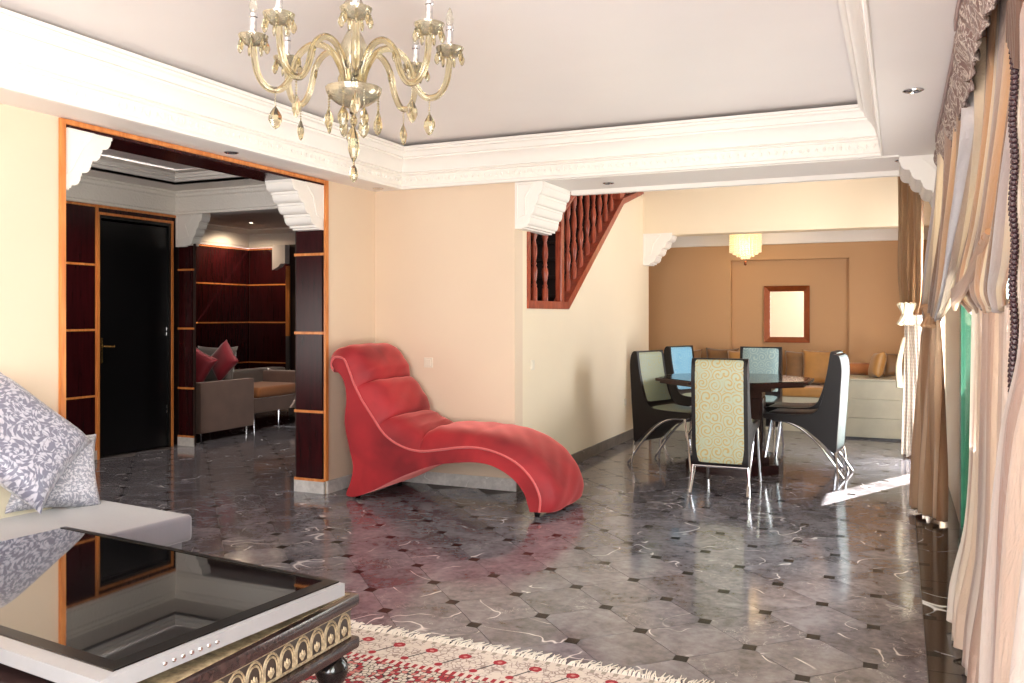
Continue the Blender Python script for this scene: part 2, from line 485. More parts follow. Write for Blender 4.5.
def pillow(w, h, t, n=16, pinch=.10):
    """a knife-edge cushion in the local XZ plane, thickness along Y, with UVs"""
    bm = B(); uvl = bm.loops.layers.uv.new('UVMap'); g = {}
    for side in (-1, 1):
        for i in range(n + 1):
            for j in range(n + 1):
                a, b = 2 * i / n - 1, 2 * j / n - 1
                edge = i in (0, n) or j in (0, n)
                if side == 1 and edge: g[side, i, j] = g[-1, i, j]; continue
                sx = 1 - pinch * (1 - a * a) * 0 - pinch * (1 - b * b) * (abs(a) ** 3)
                sz = 1 - pinch * (1 - a * a) * (abs(b) ** 3)
                th = ((1 - a ** 4) * (1 - b ** 4)) ** .55
                g[side, i, j] = bm.verts.new((a * w / 2 * sx, side * t / 2 * th, b * h / 2 * sz))
    for side in (-1, 1):
        for i in range(n):
            for j in range(n):
                q = [(i, j), (i + 1, j), (i + 1, j + 1), (i, j + 1)]
                if side == -1: q = q
                else: q = q[::-1]
                f = bm.faces.new([g[(side, *k)] for k in q])
                for lp, k in zip(f.loops, q): lp[uvl].uv = (k[0] / n, k[1] / n)
    return bm


def place(o, c, ex, ez):
    """orient object so local X->ex, local Z->ez"""
    ex = Vector(ex).normalized(); ez = Vector(ez); ez = (ez - ex * ez.dot(ex)).normalized(); ey = ez.cross(ex)
    m = Matrix((ex, ey, ez)).transposed().to_4x4(); m.translation = Vector(c); o.matrix_world = m
    o.location = c; o.rotation_euler = m.to_euler()
    return o


FW = Vector((-.4078, .9131, 0)); RT = Vector((.9131, .4078, 0))

# ---------------------------------------------------------------- levels of the room
XL, XR = -3.97, .36          # left wall face, right (window) wall face
YA, YB_ = 6.10, 9.76         # wall behind the chaise, beam of the seating nook
XS = -2.70                   # stair wall face
ZS, ZT, ZD = 2.38, 2.71, 3.05
YN = -1.3                    # wall behind the camera


# ---------------------------------------------------------------- floor
def make_floor():
    bm = box(B(), -9.9, XR + .1, YN - .1, 12.0, -.12, -.004)
    fl = struct('floor', bm, 'grout')
    a = .4558; x0, y0 = -.100, 3.617; hh = .027; g = .0012
    p, q = a / 2 - hh - g, hh - g
    shape = [(p, -q), (p, q), (q, p), (-q, p), (-p, q), (-p, -q), (-q, -p), (q, -p)]
    tm = mesh(prism(B(), shape, 'z', -.006, 0), 'marble_tile')
    s = hh - g * .8
    cm = mesh(prism(B(), [(-s, -s), (s, -s), (s, s), (-s, s)], 'z', -.006, .0002), 'cabochon_black')
    tiles, caps = [], []
    for i in range(-44, 2):
        for j in range(-22, 38):
            x, y = x0 + i * a / 2, y0 + j * a / 2
            if y < YN or y > 11.6 or x < -9.7 or x > .135: continue
            if x < XS and y > YA and x > -4.3: continue
            if x < -4.2 and y > 11.0: continue
            if x < -6.9 and y < 6.7: continue
            d = -.4078 * x + .9131 * y; l = .9131 * x + .4078 * y
            vis = d > .8 and abs(l / d) < .64 and 316 + 866 * 1.35 / max(d, .01) < 720
            (tiles if (i + j) % 2 else caps).append((not vis, d if vis else 99 + abs(d), x, y))
    for lst, me, nm, lim, shp, mt, top in ((tiles, tm, 'floor_tile', 300, shape, 'marble_tile', 0), (caps, cm, 'corner_inset', 300, [(-s, -s), (s, -s), (s, s), (-s, s)], 'cabochon_black', .0002)):
        lst.sort(); rest = B()
        for k, (nv, d, x, y) in enumerate(lst):
            if x + .2 > .1 - 1e-6 and nm == 'floor_tile':      # cut tiles along the border
                pp = []; e = .098 - x
                for (ax, ay), (bx, by) in zip(shp, shp[1:] + shp[:1]):
                    if ax <= e: pp.append((ax, ay))
                    if (ax - e) * (bx - e) < 0: pp.append((e, ay + (by - ay) * (e - ax) / (bx - ax)))
                o = obj(nm, prism(B(), pp, 'z', -.006, 0), mt, fl, loc=(x, y, 0)); continue
            if k < lim: new(nm, me, fl, (x, y, 0))
            else: prism(rest, [(px + x, py + y) for px, py in shp], 'z', -.006, top)
        o = obj('far_tiles' if nm == 'floor_tile' else 'far_insets', rest, mt, fl); o['kind'] = 'stuff'
    y = YN; k = 0
    while y < 9.7:
        L = .62
        obj('border_slab', box(B(), .102, XR - .001, y + .0015, min(y + L, 9.75) - .0015, -.006, 0), 'marble_black', fl); y += L
    # the nook's step-free threshold strip
    return fl


make_floor()


# ---------------------------------------------------------------- walls and ceilings
def make_shell():
    # left wall with the wide opening Y 3.12..5.43, Z 0..2.36
    t = .28
    bm = B()
    P = [(YN - .1, 0), (3.14, 0), (3.14, 2.355), (5.43, 2.355), (5.43, 0), (YA + .05, 0), (YA + .05, ZT + .1), (YN - .1, ZT + .1)]
    prism(bm, P, 'x', XL - t, XL)
    struct('wall_left', bm, 'wall_cream')
    # wall behind the chaise (facing the camera)
    struct('wall_back', box(B(), XL - .0, XS, YA, YA + .15, 0, ZD + .1), 'wall_cream')
    # stair wall, cut away for the balustrade
    P = [(YA + .15, 0), (YB_ + .25, 0), (YB_ + .25, 2.80), (8.95, 2.575), (7.26, 1.43), (6.36, 1.43), (6.36, ZD + .1), (YA + .15, ZD + .1)]
    struct('wall_stair', prism(B(), P, 'x', XS - .15, XS), 'wall_light')
    # right wall: two window openings, and one added beside the camera for fill light
    bm = B()
    ys = [(YN - .1, -1.0), (1.3, 2.7), (5.62, 8.24), (9.1, YB_ + .2)]
    for y0, y1 in ys: box(bm, XR, XR + .2, y0, y1, 0, ZD + .1)
    for y0, y1 in ((-1.0, 1.3), (2.7, 5.62), (8.24, 9.1)):
        box(bm, XR, XR + .2, y0, y1, 2.2, ZD + .1)
    struct('wall_right', bm, 'wall_cream')
    bm = B()                                                         # wall behind the camera, its wide opening added to let daylight in
    box(bm, XL, -1.95, YN - .2, YN, 0, ZT + .1); box(bm, -.3, XR, YN - .2, YN, 0, ZT + .1); box(bm, -1.95, -.3, YN - .2, YN, 2.3, ZT + .1)
    struct('wall_rear', bm, 'wall_cream')
    # beam over the seating nook
    struct('wall_beam', box(B(), XS, XR, YB_, YB_ + .25, 2.275, ZD + .1), 'wall_light')
    # nook shell
    bm = B(); box(bm, -3.6, -3.5, YB_ + .25, 11.5, 0, 2.5); box(bm, -3.6, XS - .15, YB_ + .25, YB_ + .3, 0, 2.5)
    struct('wall_nook_left', bm, 'wall_ochre')
    struct('wall_nook_right', box(B(), XR, XR + .15, YB_ + .2, 11.5, 0, 2.5), 'wall_ochre')
    bm = B()   # back wall with a shallow recess X -1.93..-.62
    box(bm, -3.5, -1.97, 11.3, 11.5, 0, 2.5); box(bm, -.55, XR, 11.3, 11.5, 0, 2.5)
    box(bm, -1.97, -.55, 11.3, 11.5, 2.06, 2.5); box(bm, -1.97, -.55, 11.42, 11.5, 0, 2.06)
    struct('wall_nook_back', bm, 'wall_ochre')
    struct('ceiling_nook', box(B(), -3.6, XR + .1, YB_ + .25, 11.5, 2.42, 2.52), 'soffit_white')
    struct('trim_nook', box(B(), -3.5, XR, 11.22, 11.3, 2.25, 2.42), 'plaster_white')
    # main ceiling: dropped border plus raised tray
    struct('ceiling', box(B(), XL, XR, YN, YA + .1, ZT, ZT + .1), 'ceiling_grey')
    bm = B()
    box(bm, XL, -3.68, YN, 6.04, ZS, ZT - .005); box(bm, -.09, XR, YN, 6.04, ZS, ZT - .005)
    box(bm, -3.68, -.09, YN, -.48, ZS, ZT - .005)
    struct('ceiling_border', bm, 'soffit_white')
    bm = B(); box(bm, XS + .001, XR, 6.04, 6.75, ZS, ZD + .1); box(bm, XL, XS + .001, 6.04, YA, ZS, ZT - .005)
    struct('ceiling_bulkhead', bm, 'soffit_white')
    bm = B(); box(bm, XS + .24, XR - .36, 6.70, 6.765, ZS - .035, ZS); box(bm, XS + .24, XR - .36, 6.06, 6.085, ZS - .012, ZS)
    struct('trim_bulkhead', bm, 'plaster_white')
    struct('ceiling_dining', box(B(), XS - 1.3, XR + .1, 6.75, YB_ + .1, ZD, ZD + .1), 'soffit_white')
    # stairwell behind the balustrade
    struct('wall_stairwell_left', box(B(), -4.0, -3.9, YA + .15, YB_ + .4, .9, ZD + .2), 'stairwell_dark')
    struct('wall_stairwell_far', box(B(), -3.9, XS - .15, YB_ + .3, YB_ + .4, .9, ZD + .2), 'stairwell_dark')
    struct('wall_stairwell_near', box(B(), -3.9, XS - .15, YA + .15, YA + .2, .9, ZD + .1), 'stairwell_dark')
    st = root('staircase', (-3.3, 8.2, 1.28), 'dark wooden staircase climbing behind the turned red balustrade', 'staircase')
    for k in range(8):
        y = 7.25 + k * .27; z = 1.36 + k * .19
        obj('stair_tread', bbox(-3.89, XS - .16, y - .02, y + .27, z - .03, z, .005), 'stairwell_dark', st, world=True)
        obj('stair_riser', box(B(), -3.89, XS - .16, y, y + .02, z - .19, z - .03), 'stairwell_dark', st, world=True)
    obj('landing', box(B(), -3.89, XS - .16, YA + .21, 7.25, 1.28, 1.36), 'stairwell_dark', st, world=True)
    # baseboards
    struct('baseboard_left', box(B(), XL, XL + .015, 5.43, YA, 0, .095), 'marble_base')
    struct('baseboard_back', box(B(), XL + .015, XS + .015, YA - .015, YA, 0, .095), 'marble_base')
    struct('baseboard_stair', box(B(), XS, XS + .015, YA, YB_ + .25, 0, .10), 'marble_base_dark')
    struct('baseboard_left_near', box(B(), XL, XL + .015, YN, 3.1, 0, .095), 'marble_base')
    # ground and sky side outside
    struct('terrace', box(B(), XR + .2, 7, -4, 14, -.15, -.06), 'terrace_stone')
    struct('sun_block_slab', box(B(), XR + .2, 2.8, -4, 7.7, 2.62, 2.8), 'terrace_stone')  # unseen slab added to keep the sun out of the big window
    struct('garden_wall', box(B(), 5, 5.2, -4, 14, -.1, .9), 'garden_wall')


make_shell()


def sweep(name, corners, prof, mat, closed=False):
    """corners: plan points with inward offset direction per corner; prof: (offset, z)"""
    bm = B(); rows = []
    for (x, y, ox, oy) in corners:
        rows.append([bm.verts.new((x + ox * d, y + oy * d, z)) for d, z in prof])
    n = len(rows)
    for i in range(n if closed else n - 1):
        a, b = rows[i], rows[(i + 1) % n]
        for k in range(len(prof) - 1): bm.faces.new((a[k], a[k + 1], b[k + 1], b[k]))
    o = struct(name, bm, mat, smooth=True, angle=30)
    return o


def cornice():
    x0, x1, y0, y1 = -3.68, -.09, -.48, 6.04
    C = [(x0, y0, 1, 1), (x1, y0, -1, 1), (x1, y1, -1, -1.3), (x0, y1, 1, -1.3)]
    low = [(0, 2.378), (.006, 2.370), (.016, 2.374), (.018, 2.39), (.012, 2.40), (.012, 2.405)]
    sweep('trim_1', C, low, 'plaster_white', True)
    sweep('trim_2', C, [(.012, 2.405), (.018, 2.475)], 'plaster_relief', True)
    hi = [(.018, 2.475), (.03, 2.478), (.036, 2.487), (.03, 2.497), (.04, 2.50), (.042, 2.515), (.05, 2.54), (.068, 2.57), (.088, 2.59), (.092, 2.592),
          (.092, 2.605), (.106, 2.608), (.11, 2.622), (.118, 2.64), (.13, 2.648), (.13, 2.66), (.142, 2.664), (.142, 2.682), (.09, 2.684), (.05, 2.70)]
    sweep('trim_3', C, hi, 'plaster_white', True)
    # bead course along the ornamental band
    bm = B()
    for (ax, ay), (bx, by) in (((x0, y0), (x0, y1)), ((x0, y1), (x1, y1)), ((x1, y0), (x1, y1))):
        L = math.hypot(bx - ax, by - ay); n = int(L / .05)
        for k in range(1, n):
            x = ax + (bx - ax) * k / n; y = ay + (by - ay) * k / n
            ox = (.02 if ax == x0 and bx == x0 else -.02 if ax == x1 and bx == x1 else 0); oy = -.026 if ay == y1 and by == y1 else 0
            for zz in (2.44,):
                m = Matrix.Translation((x + ox, y + oy, zz)) @ Matrix.Diagonal((.8, .8, 1.6, 1))
                bmesh.ops.create_icosphere(bm, subdivisions=1, radius=.010, matrix=m)
    o = struct('trim_4', bm, 'plaster_white', smooth=True)
    o['kind'] = 'structure'


cornice()


def bracket(name, c, u, d, w, h, depth, label, foot=.10, steps=4, mat='plaster_white'):
    """scalloped plaster corbel. c: top corner; u: unit direction along the wall; d: depth direction"""
    c, u, d = Vector(c), Vector(u), Vector(d)
    P = [(0, 0), (w, 0), (w, -.035)]
    sw, sh = (w - foot) / steps, (h - .035) / steps
    for k in range(steps):
        ax, az = w - k * sw, -.035 - k * sh
        P += [(ax - sw * .12, az - sh * .05)]
        for q in range(1, 6):
            a = PI / 2 * q / 5
            P.append((ax - sw * .12 - (1 - math.cos(a)) * sw * .70, az - sh * .05 - math.sin(a) * sh * .72))
        P += [(ax - sw, az - sh * .80), (ax - sw, az - sh)]
    P += [(foot * .7, -h), (foot * .7, -h - .012), (0, -h - .012)]
    r = root(name, c + u * w / 2 - Vector((0, 0, h)), label, 'corbel', group=None)
    bm = B()
    A = [bm.verts.new(c + u * a + Vector((0, 0, b))) for a, b in P]
    C = [bm.verts.new(c + u * a + d * depth + Vector((0, 0, b))) for a, b in P]
    fa = [bm.faces.new(A), bm.faces.new(C[::-1])]; n = len(P)
    for i in range(n): bm.faces.new((A[i], C[i], C[(i + 1) % n], A[(i + 1) % n]))
    for q_ in fa: q_.normal_update()
    bmesh.ops.triangulate(bm, faces=fa)
    obj('corbel_block', bm, mat, r, world=True)
    # raised cheek moulding and small rosettes on the visible face
    bm = B(); e = .012
    Q = [(.02, -.02), (w * .62, -.02), (w * .36, -h * .35), (foot * .9, -h * .72), (.02, -h * .8)]
    pts = [c + u * a + Vector((0, 0, b)) - d * .002 for a, b in Q]; pts.append(pts[0]); 
    tube(bm, pts, .006, 5)
    obj('face_moulding', bm, mat, r, world=True)
    return r


bracket('plaster_corbel', (XS, YA, ZS - .002), (1, 0, 0), (0, 1, 0), .235, .345, .60, 'white scalloped corbel at top of the cream corner beside the balustrade')
bracket('plaster_corbel', (XR, YA + .02, ZS - .002), (-1, 0, 0), (0, 1, 0), .36, .31, .62, 'white scalloped corbel half hidden by the right hand curtains under the ceiling')
bracket('plaster_corbel', (XL - .005, 3.165, 2.353), (0, 1, 0), (-1, 0, 0), .31, .33, .24, 'white scalloped corbel at the left end of the wide panelled opening', foot=.05)
bracket('plaster_corbel', (XL - .005, 5.425, 2.353), (0, -1, 0), (-1, 0, 0), .40, .34, .24, 'white scalloped corbel above the chaise at the right end of the panelled opening', foot=.12)
bracket('plaster_corbel', (XS, YB_ - .004, 2.30), (1, 0, 0), (0, 1, 0), .34, .35, .25, 'white scalloped corbel where the far beam meets the stair wall')
bracket('plaster_corbel', (-6.87, 6.80, 2.41), (1, 0, 0), (0, 1, 0), .36, .33, .12, 'grey white scalloped corbel above the narrow pilaster right of the black door', foot=.2)


# ---------------------------------------------------------------- wood panelled rooms
def panelled(name, P0, u, nrm, L, z0, z1, cuts, lines=(.62, 1.22, 1.82), parent=None, skip=(), edge=(True, True), top=True):
    """wall board standing from P0 along u; panels between vertical cuts, orange strips between them"""
    P0, u, nrm = Vector((*P0, 0)), Vector((*u, 0)), Vector((*nrm, 0))
    def slab(bm, s0, s1, a, b, t0, t1):
        pts = []
        for z in (a, b):
            for (s, t) in ((s0, t0), (s1, t0), (s1, t1), (s0, t1)):
                p = P0 + u * s + nrm * t; pts.append(bm.verts.new((p.x, p.y, z)))
        for f in ((0, 3, 2, 1), (4, 5, 6, 7), (0, 1, 5, 4), (1, 2, 6, 5), (2, 3, 7, 6), (3, 0, 4, 7)): bm.faces.new([pts[i] for i in f])
        return bm
    if parent is None:
        parent = struct(name, slab(B(), 0, L, z0, z1, -.035, -.012), 'stairwell_dark')
    zz = [z0 + .10] + [z for z in lines if z0 + .1 < z < z1] + [z1 - .02]
    for a, b in zip(cuts, cuts[1:]):
        if (a, b) in skip: continue
        for c, d in zip(zz, zz[1:]):
            obj('wood_panel', slab(B(), a + .018, b - .018, c + .010, d - .010, -.012, .0), 'veneer', parent)
        for z in zz[:-1] + ([zz[-1]] if top else []):
            obj('inlay_strip', slab(B(), a, b, z - .010, z + .010, -.012, .003), 'orange_wood', parent)
        obj('skirting', slab(B(), a, b, z0, z0 + .09, -.012, .004), 'marble_base', parent)
    for k, c in enumerate(cuts):
        if (k == 0 and not edge[0]) or (k == len(cuts) - 1 and not edge[1]): continue
        obj('inlay_strip', slab(B(), c - .018, c + .018, z0 + .09, z1, -.012, .004), 'orange_wood', parent)
    return parent


def make_wood_rooms():
    ZW = 2.40
    # lining of the opening in the left wall: far jamb, near jamb, head
    f = struct('trim_opening', prism(B(), [(3.135, 0), (3.165, 0), (3.165, 2.350), (5.40, 2.350), (5.40, .1), (5.435, .1), (5.435, 2.375), (3.135, 2.375)], 'x', XL, XL + .018), 'orange_wood')
    obj('head_lining', box(B(), XL - .28, XL - .001, 3.17, 5.42, 2.335, 2.354), 'veneer', f)
    panelled('wall_jamb', (XL - .285, 5.412), (1, 0), (0, -1), .278, 0, 2.335, [.0, .276], edge=(False, False), top=False)
    bm = box(B(), XL - .28, XL, 3.14, 3.165, 0, 2.335); struct('trim_jamb', bm, 'veneer')
    # door wall X=-6.87 (faces +x): panels left of the door, doorway Y 5.86..6.75
    u0 = 2.4
    w = panelled('wall_panelled', (-6.87, u0), (0, 1), (1, 0), 5.845 - u0, 0, ZW, [0, .8, 1.6, 2.4, 3.05, 5.83 - u0], lines=(.60, 1.22, 1.83))
    bm = box(B(), -6.97, -6.872, 5.845, 6.76, 2.33, ZW)
    obj('over_door_board', bm, 'veneer', w)
    obj('inlay_strip', box(B(), -6.872, -6.865, 5.845, 6.85, ZW - .03, ZW - .005), 'orange_wood', w)
    # door frame and leaf
    d = struct('door_1', prism(B(), [(5.83, 0), (5.852, 0), (5.852, 2.305), (6.738, 2.305), (6.738, 0), (6.76, 0), (6.76, 2.33), (5.83, 2.33)], 'x', -6.96, -6.855), 'orange_wood')
    obj('door_casing', prism(B(), [(5.852, 0), (5.88, 0), (5.88, 2.275), (6.71, 2.275), (6.71, 0), (6.738, 0), (6.738, 2.305), (5.852, 2.305)], 'x', -6.96, -6.87), 'black_door', d)
    leaf = obj('door_leaf', bbox(0, .035, -.83, 0, .01, 2.26, .003), 'black_door', d, loc=(-6.93, 6.712, 0), rot=(0, 0, math.radians(-3)))
    bm = bbox(.035, .045, -.80, -.765, .90, 1.14, .003); tube(bm, [(.045, -.782, 1.06), (.085, -.782, 1.06), (.088, -.77, 1.06), (.088, -.67, 1.055)], .008, 8)
    obj('door_handle', bm, 'brass', leaf, smooth=True)
    for z in (.35, .40, 1.15, 1.20): obj('hinge', lathe(B(), [(0.0, 0), (.010, 0), (.010, .034), (0, .034)], 8, (.046, -.012, z)), 'chrome', leaf)
    # room behind the door: dark walls and a pale ceiling
    bm = B(); box(bm, -8.9, -8.8, 5.0, 6.98, 0, 2.6); box(bm, -8.8, -6.97, 5.0, 5.1, 0, 2.6)
    struct('wall_beyond_door', bm, 'stairwell_dark')
    struct('ceiling_beyond_door', box(B(), -8.8, -6.97, 5.1, 6.93, 2.45, 2.55), 'soffit_white')
    # pilaster and bulkhead towards the second room
    panelled('wall_pilaster', (-6.87, 6.83), (1, 0), (0, -1), .215, 0, ZW, [0, .215], lines=(.60, 1.22, 1.83), edge=(False, False), top=False)
    bm = box(B(), -6.87, XL - .28, 6.80, 7.06, ZW + .012, 2.85); struct('ceiling_wood_bulkhead', bm, 'wood_room_ceiling')
    bm = box(B(), -6.87, XL - .28, YN, 7.06, 2.80, 2.9); struct('ceiling_wood_room', bm, 'wood_room_ceiling')
    x0, x1, y0, y1 = -6.87, XL - .28, 2.4, 6.80
    C = [(x0, y0, 1, 1), (x1, y0, -1, 1), (x1, y1, -1, -1), (x0, y1, 1, -1)]
    sweep('trim_5', C, [(0, 2.395), (.02, 2.40), (.022, 2.42), (.035, 2.43), (.05, 2.50), (.075, 2.54), (.078, 2.56), (.10, 2.575), (.105, 2.60), (.125, 2.61), (.125, 2.625), (.42, 2.63), (.42, 2.70), (.34, 2.705), (.34, 2.79)], 'plaster_relief', True)
    C2 = [(x0 + .42, y0 + .42, 1, 1), (x1 - .42, y0 + .42, -1, 1), (x1 - .42, y1 - .42, -1, -1), (x0 + .42, y1 - .42, 1, -1)]
    sweep('trim_6', C2, [(0, 2.63), (.0, 2.655), (.015, 2.66), (.03, 2.68), (.05, 2.685), (.05, 2.70), (.07, 2.71), (.075, 2.725)], 'plaster_white', True)
    struct('wall_wood_near', box(B(), -6.97, XL - .28, 2.3, 2.4, 0, 2.85), 'stairwell_dark')
    # second room
    panelled('wall_far_left', (-9.42, 6.9), (0, 1), (1, 0), 4.0, 0, 2.42, [0, 1.3, 2.6, 3.98], lines=(.62, 1.25, 1.84), edge=(False, False))
    panelled('wall_far_back', (-9.42, 10.85), (1, 0), (0, -1), 5.2, 0, 2.42, [0, .9, 2.6, 3.9, 5.2], lines=(.62, 1.25, 1.84), edge=(False, False))
    struct('wall_far_right', box(B(), -4.3, -4.2, 6.3, 10.9, 0, 2.9), 'stairwell_dark')
    bm = box(B(), -9.5, -4.2, 6.9, 10.95, 2.70, 2.8); struct('ceiling_far_room', bm, 'wood_room_ceiling')
    struct('wall_far_near', box(B(), -9.5, -6.88, 6.93, 7.03, 0, 2.8), 'stairwell_dark')
    x0, x1, y0, y1 = -9.42, -4.3, 7.05, 10.85
    C = [(x0, y0, 1, 1), (x1, y0, -1, 1), (x1, y1, -1, -1), (x0, y1, 1, -1)]
    sweep('trim_7', C, [(0, 2.42), (.02, 2.425), (.022, 2.45), (.035, 2.455), (.05, 2.53), (.09, 2.60), (.10, 2.61), (.10, 2.63), (.2, 2.68), (.2, 2.70)], 'plaster_white', True)
    # pier at the right of the far room
    pr = struct('wall_pier', box(B(), -8.36, -8.1, 10.5, 10.7, 0, 2.42), 'stairwell_dark')
    obj('pier_edge', box(B(), -8.40, -8.33, 10.48, 10.5, 1.05, 2.1), 'orange_wood', pr)
    obj('pier_band', box(B(), -8.40, -8.33, 10.48, 10.5, .3, 1.05), 'pier_metal', pr)
    r = root('plaster_corbel', (-8.45, 10.45, 2.05), 'small square white corbel deep in the far panelled room', 'corbel')
    obj('corbel_block', prism(B(), [(-8.57, 2.41), (-8.33, 2.41), (-8.33, 2.13), (-8.42, 2.13), (-8.46, 2.08), (-8.57, 2.04)], 'y', 10.38, 10.48), 'wood_room_ceiling', r, world=True)


make_wood_rooms()


# ---------------------------------------------------------------- ceiling spots
def spot(loc, label, lit=False, r=.036):
    o = root('ceiling_spotlight', loc, label, 'spotlight')
    obj('spot_ring', lathe(B(), [(r * .75, 0), (r * 1.25, 0), (r * 1.25, -.004), (r, -.008), (r * .8, -.004), (r * .75, -.001)], 20), 'chrome', o, smooth=True)
    obj('spot_lens', lathe(B(), [(0, -.002), (r * .74, -.002), (r * .74, -.0005), (0, -.0005)], 16), 'spot_glow' if lit else 'black_plastic', o)
    return o


spot((.06, 4.35, ZS), 'unlit chrome ring spotlight on white ceiling border nearest the window curtains')
spot((.02, 6.28, ZS), 'small unlit spotlight in the white ceiling border by the corbel at right')
spot((-3.83, 4.25, ZS), 'small unlit spotlight above the wide panelled opening on the left')
spot((-3.83, 5.93, ZS), 'small unlit spotlight over the corner behind the red chaise')
spot((-2.05, 6.42, ZS), 'small unlit spotlight under the bulkhead in front of the balustrade')
spot((-5.95, 5.42, 2.80), 'lit round spotlight in the grey ceiling of the panelled room', True, .045)
spot((-8.55, 9.9, 2.70), 'tiny lit spotlight deep in the far panelled room ceiling', True, .05)
spot((-6.1, 7.7, 2.70), 'added unseen spotlight brightening the side of the taupe sofa', True, .045)  # fixture added out of view to go with the sofa fill lamp
spot((-.72, 10.2, 2.42), 'tiny lit spotlight in the nook ceiling right of the crystal pendant', True, .03)
lamp('SPOT', 'panelled_room_spot', (-5.95, 5.42, 2.77), (0, 0, 0), 60, (1, .88, .76), .04, spot_size=2.2, spot_blend=.8)
lamp('SPOT', 'far_room_spot', (-9.0, 10.2, 2.66), (0, 0, 0), 45, (1, .75, .5), .04, spot_size=2.9, spot_blend=.8)
lamp('SPOT', 'sofa_fill', (-6.1, 7.7, 2.66), (0, .35, 0), 60, (1, .88, .78), .06, spot_size=1.7, spot_blend=.8)  # added lamp to brighten the sofa side panel
lamp('SPOT', 'nook_spot', (-.72, 10.2, 2.40), (0, 0, 0), 14, (1, .82, .6), .04, spot_size=2.4, spot_blend=.8)


# ---------------------------------------------------------------- windows
def window(name, y0, y1, z0, z1, leaves, x=.33):
    fw = .06
    w = struct(name, B(), 'green_aluminium')
    bm = B(); box(bm, x, x + .06, y0, y1, z1 - .05, z1); box(bm, x - .01, x + .06, y0, y1, z0, z0 + .05)
    box(bm, x, x + .06, y0, y0 + .05, z0, z1); box(bm, x, x + .06, y1 - .05, y1, z0, z1)
    w.data = mesh(bm, 'green_aluminium')
    L = (y1 - y0 - .1) / leaves
    for k in range(leaves):
        a = y0 + .05 + k * L; b = a + L; off = .02 if k % 2 else .0
        bm = B(); box(bm, x + off, x + off + .025, a, a + fw, z0 + .05, z1 - .05); box(bm, x + off, x + off + .025, b - fw, b, z0 + .05, z1 - .05)
        box(bm, x + off, x + off + .025, a, b, z0 + .05, z0 + .14); box(bm, x + off, x + off + .025, a, b, z1 - .12, z1 - .05)
        fr = obj('sash', bm, 'green_aluminium', w)
        obj('pane', box(B(), x + off + .01, x + off + .014, a + fw, b - fw, z0 + .14, z1 - .12), 'glass', fr)
    return w


window('window_1', 2.7, 5.60, .02, 2.2, 3, x=.32)
window('added_window', -.98, 1.28, .02, 2.2, 2, x=.40)  # unseen window added for the fill lamp beside the camera


# ---------------------------------------------------------------- curtains
def curtain(bm, rows, pleats, amp, ns=160, nz=70, seed=0):
    """rows: (z, (x0,y0), (x1,y1), amp factor); pleated sheet between the two edges; UV u across, v down"""
    rnd = random.Random(seed); uvl = bm.loops.layers.uv.verify()
    ph = [rnd.uniform(0, 6.28) for _ in range(6)]
    rows = sorted(rows, key=lambda r: -r[0]); grid = []
    ztop, zbot = rows[0][0], rows[-1][0]
    def at(z):
        for i in range(len(rows) - 1):
            if rows[i][0] >= z >= rows[i + 1][0]: break
        a, b = rows[i], rows[i + 1]; t = (a[0] - z) / (a[0] - b[0]); p = rows[max(i - 1, 0)]; q = rows[min(i + 2, len(rows) - 1)]
        def h(f):
            m0 = (f(b) - f(p)) / max(1e-3, (p[0] - b[0])) * (a[0] - b[0]); m1 = (f(q) - f(a)) / max(1e-3, (a[0] - q[0])) * (a[0] - b[0])
            if i == 0: m0 = f(b) - f(a)
            if i + 2 >= len(rows): m1 = f(b) - f(a)
            return (2 * t**3 - 3 * t * t + 1) * f(a) + (t**3 - 2 * t * t + t) * m0 + (-2 * t**3 + 3 * t * t) * f(b) + (t**3 - t * t) * m1
        return [h(lambda r, k=k, j=j: r[k][j]) for k in (1, 2) for j in (0, 1)] + [h(lambda r: r[3])]
    for j in range(nz + 1):
        z = ztop + (zbot - ztop) * j / nz
        x0, y0, x1, y1, af = at(z)
        dx, dy = x1 - x0, y1 - y0; L = math.hypot(dx, dy) or 1; nx, ny = -dy / L, dx / L
        row = []
        for i in range(ns + 1):
            s = i / ns
            w = s + .012 * math.sin(s * 11 + ph[0] + z * 1.3)
            o = math.sin(w * pleats * 2 * PI + ph[1] + .5 * math.sin(z * 2 + ph[2])) * .7 + .35 * math.sin(w * pleats * 4.7 * PI + ph[3] + z * 1.7) + .25 * math.sin(w * pleats * 9 + ph[4] - z * 3)
            o *= amp * af
            row.append(bm.verts.new((x0 + dx * s + nx * o, y0 + dy * s + ny * o, z + .012 * math.sin(s * 23 + ph[5]) * (j == nz))))
        grid.append(row)
    for j in range(nz):
        for i in range(ns):
            f = bm.faces.new((grid[j][i], grid[j][i + 1], grid[j + 1][i + 1], grid[j + 1][i])); f.smooth = True
            for lp, (a, b) in zip(f.loops, ((i, j), (i + 1, j), (i + 1, j + 1), (i, j + 1))): lp[uvl].uv = (a / ns, b / nz)
    return bm


def cloth(name, rows, pleats, amp, mat, parent=None, **k):
    bm = curtain(B(), rows, pleats, amp, **k)
    me = bpy.data.meshes.new('mesh'); bm.to_mesh(me); bm.free(); me.materials.append(M[mat])
    o = new(name, me, parent, world=True if parent else False)
    md = o.modifiers.new('thickness', 'SOLIDIFY'); md.thickness = .003; md.offset = 0
    return o


